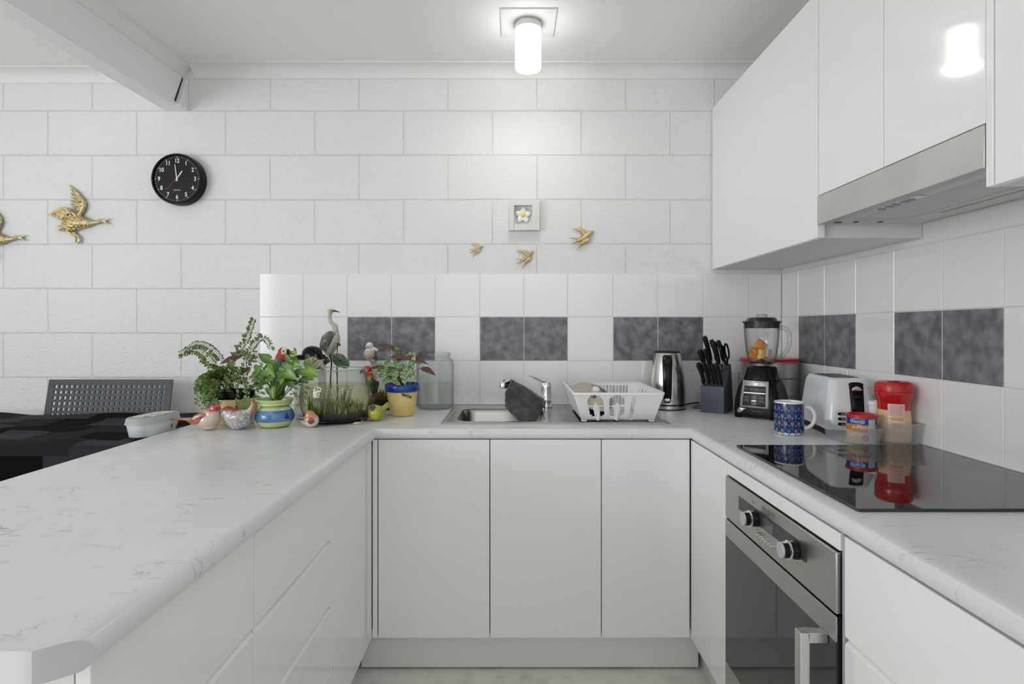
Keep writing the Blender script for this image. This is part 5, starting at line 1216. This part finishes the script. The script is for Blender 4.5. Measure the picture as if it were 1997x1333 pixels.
    S.build('stem', mat('brown_stem', rgb(96, 72, 48), .5), t, merge=False, smooth=80); L.build('foliage', [ml, ml2], t, merge=False, smooth=60); U.build('leaf_underside', [mm, mm], t, merge=False, smooth=60)
pear_pot()

# ---------------------------------------------------------------- figurines
def finch(name, lab, C, rz, S, colf, pose='up'):
    t = thing(name, lab, 'figurine', C, rz, group='ceramic birds on the worktop')
    pr = S(); organic('body', pr, M_ceramic, t, .0016, 4, paint=colf)
    return t
# bird facing right with a long straight tail to the left
C0 = Vector((-1.045, 1.915, CT))
t = thing('bird_figurine', 'pink and tan ceramic bird with long straight tail, leftmost on the worktop', 'figurine', C0, 0)
def paint_a(p):
    h = p.z; base = rgb(208, 188, 172)
    n = math.sin(p.x*260)*math.sin(p.z*230+p.x*90)
    if p.x > .010 and h > .066: return mix(rgb(172, 40, 48), rgb(215, 150, 150), (n+.4)*.5)
    back = h-(.050+.9*(p.x+.02)) if p.x < .01 else h-.072
    c = mix(base, rgb(166, 88, 66), (back+.014)/.014)
    if p.x < -.035: c = mix(c, rgb(176, 128, 92), .8 if n > -.2 else .3)
    return c
organic('body', [('e', (.010, 0, .034), (.040, .030, .032), (0, R(-20), 0)), ('e', (.022, 0, .050), (.026, .025, .030)), ('e', (.032, 0, .072), (.0185, .018, .0165)), ('c', [(-.01, 0, .032), (-.040, 0, .030), (-.062, 0, .034)], [.024, .013, .006]),
                 ('c', [(-.055, 0, .036), (-.095, 0, .037), (-.118, 0, .036)], [.006, .0042, .0035]), ('e', (.012, 0, .010), (.026, .022, .010))], M_ceramic, t, .0016, 4, paint=paint_a)
for sy in (-1, 1): organic('wing', [('e', (-.012, sy*.023, .042), (.030, .006, .016), (0, R(-28), 0)), ('c', [(-.025, sy*.020, .034), (-.055, sy*.008, .030)], [.007, .003])], mat('wing_glaze', rgb(166, 110, 76), .18, coat=.4, vary=(90, rgb(150, 60, 50), .45, .65)), t, .0014, 2)
for sy in (-1, 1): MB().ell((.043, sy*.0125, .0755), .0022).build('eye', M_black, t)
MB().tube([(.048, 0, .071), (.058, 0, .069)], [.004, .0008], 8).build('beak', mat('beak_tan', rgb(170, 110, 90), .3), t)
# bird facing left, tail up right
C0 = Vector((-.942, 1.925, CT))
t = thing('bird_figurine', 'grey-white ceramic bird with red-brown back and upturned tail in front of the yellow pot', 'figurine', C0, 0)
def paint_b(p):
    n = math.sin(p.x*420+p.z*260)*math.sin(p.z*190); c = mix(rgb(205, 205, 202), rgb(150, 158, 168), .5+.5*n)
    edge = .060 if p.x < -.01 else .052+.45*(p.x+.01)
    c = mix(c, rgb(160, 62, 46), (p.z-edge)/.010)
    if p.x > .045: c = mix(c, rgb(176, 120, 76), .7)
    return c
organic('body', [('e', (.004, 0, .036), (.044, .033, .034)), ('e', (-.032, 0, .058), (.0225, .022, .0215)), ('e', (-.018, 0, .046), (.028, .026, .028)), ('c', [(.02, 0, .042), (.045, 0, .062), (.053, 0, .086), (.051, 0, .094)], [.024, .0115, .007, .006]), ('e', (.0, 0, .010), (.024, .020, .010))], M_ceramic, t, .0016, 4, paint=paint_b)
for sy in (-1, 1): organic('wing', [('e', (.012, sy*.029, .042), (.028, .006, .017), (0, R(-14), 0)), ('c', [(.020, sy*.027, .046), (.048, sy*.012, .058)], [.007, .003])], mat('wing_grey', rgb(150, 146, 136), .18, coat=.4, vary=(110, rgb(196, 190, 176), .4, .65)), t, .0014, 2)
for sy in (-1, 1): MB().ell((-.044, sy*.0165, .062), .0022).build('eye', M_black, t)
MB().tube([(-.051, 0, .058), (-.062, 0, .057)], [.0042, .0008], 8).build('beak', mat('beak_red', rgb(150, 60, 50), .3), t)
# small brown/orange bird, head turned, beak to the left
C0 = Vector((-.708, 1.962, CT))
t = thing('bird_figurine', 'tiny brown and white ceramic bird with orange wing patch beside the fish bowl', 'figurine', C0, 0)
def paint_c(p):
    c = mix(rgb(212, 206, 198), rgb(190, 140, 96), (p.z-.020-(p.x)*.4)/.012)
    if p.x < -.02: c = mix(c, rgb(60, 60, 62), (p.z-.018)/.006)
    d = ((p.x-.010)**2+(p.z-.026)**2)**.5
    if d < .0115 and p.y < 0: c = rgb(168, 72, 46) if (math.sin(p.x*900) > -.3 or p.z > .028) else rgb(50, 40, 38)
    return c
organic('body', [('e', (.004, 0, .026), (.027, .022, .026)), ('e', (.0, 0, .042), (.018, .017, .018)), ('c', [(-.008, 0, .020), (-.028, 0, .022), (-.046, 0, .028)], [.014, .008, .004])], M_ceramic, t, .0013, 4, paint=paint_c)
MB().tube([(-.016, -.008, .044), (-.023, -.011, .043)], [.003, .0006], 8).build('beak', M_black, t)
# yellow-green bird
C0 = Vector((-.512, 2.105, CT))
t = thing('bird_figurine', 'round yellow-green ceramic bird with grey face in front of the yellow pot with blue rim', 'figurine', C0, 0)
def paint_d(p):
    c = mix(rgb(196, 190, 80), rgb(140, 150, 40), (p.x+.2*p.z)/.03+.2*math.sin(p.x*300)*math.sin(p.z*280))
    if ((p.x+.010)**2+(p.z-.052)**2)**.5 < .0115 and p.y < -.004: c = rgb(88, 92, 82)
    if p.x < -.024 and p.z < .04: c = mix(c, rgb(206, 160, 60), .5)
    return c
organic('body', [('e', (0, 0, .030), (.033, .030, .029)), ('e', (-.010, -.004, .047), (.018, .018, .016)), ('c', [(.02, 0, .040), (.032, 0, .054), (.040, 0, .062)], [.012, .008, .007]), ('c', [(.026, 0, .046), (.038, 0, .050), (.044, 0, .054)], [.008, .006, .005])], M_ceramic, t, .0014, 4, paint=paint_d)
for sx in (-.017, -.003): MB().ell((sx, -.0205, .053), .0022).build('eye', M_black, t)
MB().tube([(-.011, -.021, .049), (-.012, -.029, .047)], [.003, .0006], 8).build('beak', mat('beak_grey', rgb(90, 90, 70), .3), t)
# macaw
C0 = Vector((-.905, 2.185, CT))
t = thing('parrot_figurine', 'red and blue macaw figurine rising behind the arrowhead plant', 'figurine', C0, 0)
def paint_m(p):
    n = math.sin(p.x*500)*math.sin(p.z*420+p.y*200)
    if p.z > .245 and p.x > .012: return rgb(228, 222, 205) if p.x < .030 else rgb(20, 20, 22)
    c = rgb(176, 24, 28) if n < .45 else rgb(222, 120, 60)
    if p.z < .205+.25*(p.x+.01): c = mix(rgb(22, 58, 130), rgb(60, 120, 190), .5+.5*n)
    if p.x > .022 and p.z < .215: c = rgb(186, 70, 80)
    return c
organic('body', [('e', (.0, 0, .185), (.030, .026, .050), (0, R(18), 0)), ('e', (.006, 0, .225), (.024, .022, .036), (0, R(14), 0)), ('e', (.014, 0, .253), (.021, .019, .019)), ('c', [(-.008, 0, .16), (-.022, 0, .11), (-.030, 0, .05)], [.020, .012, .006]), ('c', [(.028, 0, .256), (.038, 0, .250), (.037, 0, .240)], [.010, .007, .003])], M_resin, t, .0018, 3, paint=paint_m)
for sy in (-1, 1): organic('wing', [('e', (-.006, sy*.025, .190), (.024, .006, .040), (0, R(20), 0))], mat('wing_blue', rgb(26, 70, 150), .4, vary=(120, rgb(110, 160, 215), .55, .7)), t, .0015, 2)
for sy in (-1, 1): MB().ell((.020, sy*.0175, .257), .003).build('eye', M_black, t)
organic('perch', [('c', [(0, 0, 0), (.004, 0, .06), (0, 0, .145)], [.030, .016, .018])], M_bark, t, .003, 1)
# heron
def heron():
    C = Vector((-.792, 2.375, CT)); t = thing('heron_figurine', 'tall grey heron figurine with long curved neck behind the fish bowl', 'figurine', C)
    def q(px, py, Y=2.375): return at(px, py, Y)-C
    z = lambda a, b, Y=2.375: q(580+a*120/1066, 590+b*120/1066, Y)
    def paint(p):
        n = math.sin(p.x*300+p.z*120)*math.sin(p.z*260); c = mix(rgb(205, 198, 180), rgb(150, 142, 125), .35+.35*n); return c
    organic('body', [('c', [z(560, 165), z(562, 260), z(575, 330), z(610, 365), z(655, 410), z(665, 500), z(655, 580)], [.0095, .008, .0085, .0100, .0115, .0125, .020]),
                     ('c', [z(640, 600), z(590, 680), z(550, 780), z(535, 870)], [.024, .036, .030, .013]), ('e', z(575, 140), (.0135, .011, .011))], M_resin, t, .0022, 3, paint=paint)
    organic('wing', [('c', [z(570, 560, 2.352), z(510, 620, 2.348), z(460, 720, 2.350), z(425, 790, 2.356)], [.018, .023, .019, .009]), ('c', [z(540, 640, 2.345), z(500, 740, 2.346), z(480, 830, 2.35)], [.016, .013, .005])], mat('heron_wing', rgb(92, 100, 104), .5, vary=(45, rgb(170, 166, 148), .5, .62)), t, .002, 2)
    MB().tube([z(600, 138), z(650, 142), z(745, 165)], [.0065, .0042, .0008], 10).build('beak', mat('beak_dark', rgb(70, 60, 52), .4), t)
    MB().ell(z(578, 140, 2.364), .0022).build('eye', M_black, t)
    MB().tube(smooth_path([z(540, 900), z(580, 980), z(590, 1080), z(575, 1300), z(570, 1770)]), .0035, 8).build('leg', M_blackm, t)
    MB().tube(smooth_path([z(560, 880), z(680, 1060), z(685, 1160), z(690, 1500), z(690, 1770)]), .0035, 8).build('leg', M_blackm, t)
    # water-lily leaf and reed
    mb = MB(); c = z(742, 1003, 2.33); ax = (z(890, 1110, 2.33)-c); L = .042; e1 = Vector((.80, .12, -.55)).normalized(); e2 = Vector((.50, -.35, .66)).normalized()
    n = 40; rim = [c+e1*L*math.cos(2*PI*k/n)*(1+.07*math.sin(9*k))+e2*L*.72*math.sin(2*PI*k/n)*(1+.07*math.sin(7*k)) for k in range(n)]; mid = [c.lerp(r_, .5)+Vector((0, .006, 0)) for r_ in rim]
    mb.add([c]+mid+rim, [(0, 1+k, 1+(k+1) % n) for k in range(n)]+[(1+k, 1+n+k, 1+n+(k+1) % n, 1+(k+1) % n) for k in range(n)])
    lf = mb.build('lily_leaf', mat('lily_green', rgb(128, 150, 134), .5, vary=(35, rgb(176, 186, 160), .45, .65)), t, solid=.002, smooth=60)
    v = MB(); [v.tube([c-Vector((0, .0022, 0)), rim[k]-Vector((0, .002, 0))], .0009, 5) for k in range(0, n, 5)]; v.build('leaf_vein', mat('vein_dark', rgb(50, 62, 58), .5), lf)
    MB().tube(smooth_path([z(690, 1770, 2.36), z(690, 1000, 2.36), z(690, 760, 2.36), z(672, 690, 2.36)]), .0022, 8).build('reed', mat('reed_dark', rgb(52, 62, 58), .5), t)
    MB().ell(z(715, 715, 2.36), (.011, .004, .0045), (0, R(40), 0)).build('reed_tip', mat('reed_dark'), t)
    MB().lathe([(0, 0), (.055, 0), (.052, .010), (.03, .016), (0, .018)], 32, c=(.055, 0, 0), sy=.8).build('base', mat('rock_base', rgb(110, 104, 92), .8, bump=(60, .6, .004)), t)
heron()
# white kookaburra figurine clinging to the tall vase
C0 = at(723, 704, 2.365)
t = thing('bird_figurine', 'matte white and tan bird figurine clinging to the rim of the tall square vase', 'figurine', C0)
def paint_w(p):
    if p.z > .046: return rgb(222, 220, 214)
    n = math.sin(p.x*400)*math.sin(p.z*350); return mix(rgb(206, 198, 182), rgb(168, 152, 128), .45+.4*n-.4*(p.z-.03)/.03)
organic('body', [('e', (-.006, 0, .030), (.023, .020, .026)), ('e', (-.004, -.003, .064), (.0155, .016, .016)), ('c', [(-.004, 0, .05), (.012, 0, .050), (.026, .002, .046)], [.014, .010, .006]), ('c', [(-.010, 0, .014), (.004, 0, .004), (.014, 0, .000)], [.012, .008, .005])], M_resin, t, .0014, 3, paint=paint_w)
for sx in (-.010, .001): MB().ell((sx, -.0165, .066), .002).build('eye', M_black, t)
MB().tube([(-.006, -.018, .061), (-.010, -.027, .056)], [.0035, .001], 8).build('beak', mat('beak_tan'), t)
# square glass vase with moss
def square_vase(name, lab, x0, x1, y0, y1, h, parts):
    t = thing(name, lab, 'vase', ((x0+x1)/2, (y0+y1)/2, CT)); hx, hy = (x1-x0)/2, (y1-y0)/2; e = .003
    o = [(-hx, -hy), (hx, -hy), (hx, hy), (-hx, hy)]; i_ = [(a*(1-e/hx), b*(1-e/hy)) for a, b in o]
    MB().loft([[Vector((a, b, z)) for a, b in pl] for pl, z in ((o, .0005), (o, h), (i_, h), (i_, .006))]).build('glass', M_glass, t, smooth=0)
    return t, hx, hy
t, hx, hy = square_vase('square_vase', 'tall square glass vase with dried moss between the fish bowl and the pear pot', -.602, -.492, 2.372, 2.482, .246, 0)
B(-hx+.005, hx-.005, -hy+.005, hy-.005, .007, .040).build('gravel', M_gravel, t)
mb = MB(); rnd = random.Random(2)
for k in range(220):
    a, b = rnd.uniform(-hx+.012, hx-.012), rnd.uniform(-hy+.012, hy-.012); c = Vector((a, b, .04)); d = Vector((rnd.uniform(-.012, .012), rnd.uniform(-.012, .012), rnd.uniform(.012, .045)))
    e = c+d; e.x = max(-hx+.006, min(hx-.006, e.x)); e.y = max(-hy+.006, min(hy-.006, e.y)); mb.tube([c, c.lerp(e, .5)+Vector((rnd.uniform(-.003, .003), 0, .003)), e], .0007, 4)
tag(mb.build('moss', mat('dry_moss', rgb(150, 105, 45), .8), t, merge=False, smooth=0), kind='stuff')
# square glass canister with black domed lid
t = thing('glass_canister', 'square glass canister with black domed lid behind the arrowhead plant', 'canister', (-.805, 2.235, CT))
hx = .048; h = .222; o = [(-hx, -hx), (hx, -hx), (hx, hx), (-hx, hx)]; i_ = [(a*.94, b*.94) for a, b in o]
MB().loft([[Vector((a, b, z)) for a, b in pl] for pl, z in ((o, .0005), (o, h), (i_, h), (i_, .006))]).build('glass', M_glass, t, smooth=0)
mb = MB(); mb.loft([[Vector((a*k-.003*0, b*k, z)) for a, b in o] for k, z in ((1.03, h), (1.03, h+.006), (.85, h+.018))]); mb.build('lid_plate', M_black, t)
MB().lathe([(.0395, h+.0185-.018), (.0395, h+.0185), (.037, h+.033), (.027, h+.046), (.012, h+.0525), (0, h+.0535)], 48, c=(.014, -.02, 0)).build('lid_dome', M_black, t)
# cat-faced gargoyle sitting on the rim of the bowl
C0 = Vector((-.727, 2.082, 1.0675))
t = thing('gargoyle_figurine', 'small stone-coloured cat-faced figurine perched on the fish bowl rim', 'figurine', C0)
def paint_g(p):
    n = math.sin(p.x*380+p.y*100)*math.sin(p.z*360); c = mix(rgb(190, 178, 160), rgb(130, 118, 104), .4+.35*n)
    if p.z > .044: c = mix(c, rgb(86, 78, 72), .7)
    return c
organic('body', [('e', (-.012, -.010, .036), (.0165, .014, .013)), ('e', (.004, .004, .018), (.022, .018, .018)), ('c', [(-.022, -.010, .042), (-.027, -.010, .056)], [.005, .0015]), ('c', [(-.003, -.010, .044), (.001, -.008, .056)], [.005, .0015]),
                 ('c', [(.0, -.012, .020), (-.016, -.020, .012), (-.022, -.022, .006)], [.008, .006, .0055]), ('c', [(.010, -.010, .016), (.008, -.024, .010), (-.004, -.026, .005)], [.009, .006, .0055]), ('c', [(.016, 0, .016), (.026, -.012, .008), (.030, -.016, .002)], [.009, .007, .006]),
                 ('e', (-.012, -.022, .031), (.007, .006, .005))], M_resin, t, .0012, 2, paint=paint_g)
for sx in (-.018, -.006): MB().ell((sx, -.0225, .039), (.0024, .0016, .0018)).build('eye', mat('eye_amber', rgb(70, 50, 20), .3), t)
for s in (-1, 1):
    mb = MB(); b = Vector((.010, .016, .022)); mb.add([b, b+Vector((s*.020+.004, .004, .026)), b+Vector((s*.030+.004, .003, .006)), b+Vector((s*.016, .002, -.006))], [(0, 1, 2, 3)]); mb.build('wing', M_bark, t, solid=.003)

# fish bowl
def fish_bowl():
    C = Vector((-.663, 2.100, CT)); t = thing('fish_bowl', 'round glass fish bowl with water plants and dark gravel', 'fish bowl', C)
    MB().lathe([(0, 0), (.088, 0), (.092, .0022), (.092, .0045), (0, .0045)], 48).build('mat', M_blackm, t)
    P = [(.0, .005), (.080, .005), (.098, .010), (.114, .026), (.124, .052), (.1275, .085), (.1255, .118), (.119, .150), (.112, .170), (.1085, .185), (.1095, .192)]
    e = .0028; inner = [(max(0, r-e), z+(e if i < 3 else 0)) for i, (r, z) in enumerate(P)][::-1]
    MB().lathe(P+[(.108, .1935)]+inner, 72).build('glass', M_bowl, t)
    MB().tube([(.1088*math.cos(2*PI*k/64), .1088*math.sin(2*PI*k/64), .1935) for k in range(65)], .0017, 8).build('rim', mat('glass_edge', (.62, .65, .63), .1, trans=.5), t)
    def rad(z):
        for (r0, z0), (r1, z1) in zip(P, P[1:]):
            if z0 <= z <= z1: return r0+(r1-r0)*(z-z0)/(z1-z0)-e-.0012
        return .08
    zw = .136
    W = [(0, .034)]+[(rad(z), z) for z in (.034, .05, .07, .085, .10, .118, .130, zw)]+[(0, zw)]
    MB().lathe(W, 64).build('water', M_water, t)
    G = [(0, .009), (.078, .009), (.094, .014), (.109, .029)]+[(.108, .033), (.08, .040), (.04, .036), (0, .038)]
    MB().lathe(G, 64).build('gravel', M_gravel, t)
    tag(t.children[-1], kind='stuff') if False else None
    rnd = random.Random(11); mb = MB()
    for k in range(420):
        a = rnd.uniform(0, 2*PI); r_ = .098*math.sqrt(rnd.random()); x, y = r_*math.cos(a), r_*math.sin(a); hgt = rnd.uniform(.03, .095)*(1.1 if x < .03 else .55)
        p0 = Vector((x, y, .036)); lean = Vector((rnd.uniform(-.02, .02), rnd.uniform(-.02, .02), 0)); z1 = min(.036+hgt, zw-.003); w_ = rnd.uniform(.0008, .0022)
        pts = [p0, p0.lerp(Vector((x, y, z1)), .5)+lean*.3, Vector((x, y, z1))+lean]
        m_ = max(abs(pts[2].x), abs(pts[2].y)); 
        if Vector((pts[2].x, pts[2].y)).length > .113: pts[2].xy = Vector((pts[2].x, pts[2].y)).normalized()*.113
        mb.tube(pts, [w_, w_*1.2, .0003], 4, mi=k % 3, flat=.3)
    for k in range(170):
        a = rnd.uniform(0, 2*PI); r_ = .105*math.sqrt(rnd.random()); c = Vector((r_*math.cos(a), r_*math.sin(a), zw-.004-abs(rnd.gauss(0, .012)))); d = Vector((rnd.uniform(-1, 1), rnd.uniform(-1, 1), rnd.uniform(-.6, .2))).normalized()*rnd.uniform(.006, .012)
        if c.x > .055: continue
        mb.tube([c, c+d], [.0012, .0004], 4, mi=k % 3)
    tag(mb.build('water_plants', [mat('weed_a', rgb(120, 134, 40), .5), mat('weed_b', rgb(70, 92, 30), .5), mat('weed_c', rgb(170, 172, 70), .5)], t, merge=False, smooth=0), kind='stuff')
fish_bowl()
# rosella on bark, driftwood, shell
C0 = Vector((-.582, 2.250, CT))
t = thing('parrot_figurine', 'red-headed green and yellow rosella figurine on a bark perch right of the fish bowl', 'figurine', C0)
def paint_r(p):
    if p.z > .166:
        if ((p.x+.008)**2+(p.z-.178)**2)**.5 < .009 and p.y < -.006: return rgb(232, 226, 214)
        return rgb(196, 34, 24)
    if p.z > .150: return mix(rgb(212, 120, 40), rgb(196, 34, 24), (p.z-.150)/.016)
    c = mix(rgb(96, 120, 50), rgb(200, 186, 70), (p.z-.115)/.035-.6*(p.x/.02)); 
    if p.x > .018: c = rgb(60, 62, 60)
    return c
organic('body', [('e', (.010, 0, .138), (.021, .020, .034), (0, R(-12), 0)), ('e', (-.002, 0, .178), (.0185, .018, .0185)), ('e', (.002, 0, .163), (.018, .018, .016)), ('c', [(.016, 0, .115), (.026, 0, .070)], [.012, .005])], M_ceramic, t, .0015, 4, paint=paint_r)
MB().ell((-.007, -.0175, .180), .003).build('eye', M_black, t)
MB().tube([(-.018, -.006, .176), (-.027, -.009, .170), (-.026, -.009, .163)], [.006, .004, .001], 10).build('beak', mat('beak_grey'), t)
organic('bark_perch', [('c', [(.006, 0, .004), (.016, .004, .05), (.030, .008, .10), (.034, .010, .125)], [.020, .012, .009, .010]), ('e', (.0, 0, .008), (.04, .03, .010))], M_bark, t, .003, 1)
pts = [at(741, 768, 2.235), at(731, 771, 2.23), at(722, 783, 2.21), at(717, 800, 2.175), Vector((-.560, 2.137, CT+.0125)), Vector((-.555, 2.097, CT+.0105))]
rr = [.007, .009, .009, .010, .011, .009]
o = organic('driftwood', [('c', pts, rr)], M_bark, None, .003, 1); tag(o, 'dark curved driftwood branch leaning against the right side of the fish bowl', 'driftwood')
mb = MB(); mb.lathe([(0, 0), (.010, .0005), (.0145, .003), (.010, .0065), (0, .0085)], 28, sx=1.25, sy=.8); o = mb.build('seashell', mat('shell', rgb(222, 204, 182), .3, vary=(60, rgb(190, 150, 120), .5, .7)), loc=(-.562, 2.030, CT)); tag(o, 'small pale seashell in front of the fish bowl beside the yellow-green bird', 'seashell')
# large glass jar with water
def glass_jar():
    C = Vector((-.340, 2.445, CT)); t = thing('glass_jar', 'large clear glass jar part-filled with water, left of the sink', 'jar', C)
    P = [(0, .001), (.070, .001), (.078, .005), (.0805, .014), (.0805, .190), (.078, .203), (.066, .215), (.062, .219), (.062, .224), (.0665, .228), (.0665, .236), (.063, .239)]
    e = .003; inner = [(max(0, r-e), z+(e if i < 3 else 0)) for i, (r, z) in enumerate(P)][::-1]
    MB().lathe(P+inner, 72).build('glass', M_glassg, t)
    MB().lathe([(0, .008), (.067, .008), (.0755, .014), (.0765, .05), (.0765, .108), (0, .108)], 64).build('water', M_waterc, t)
glass_jar()
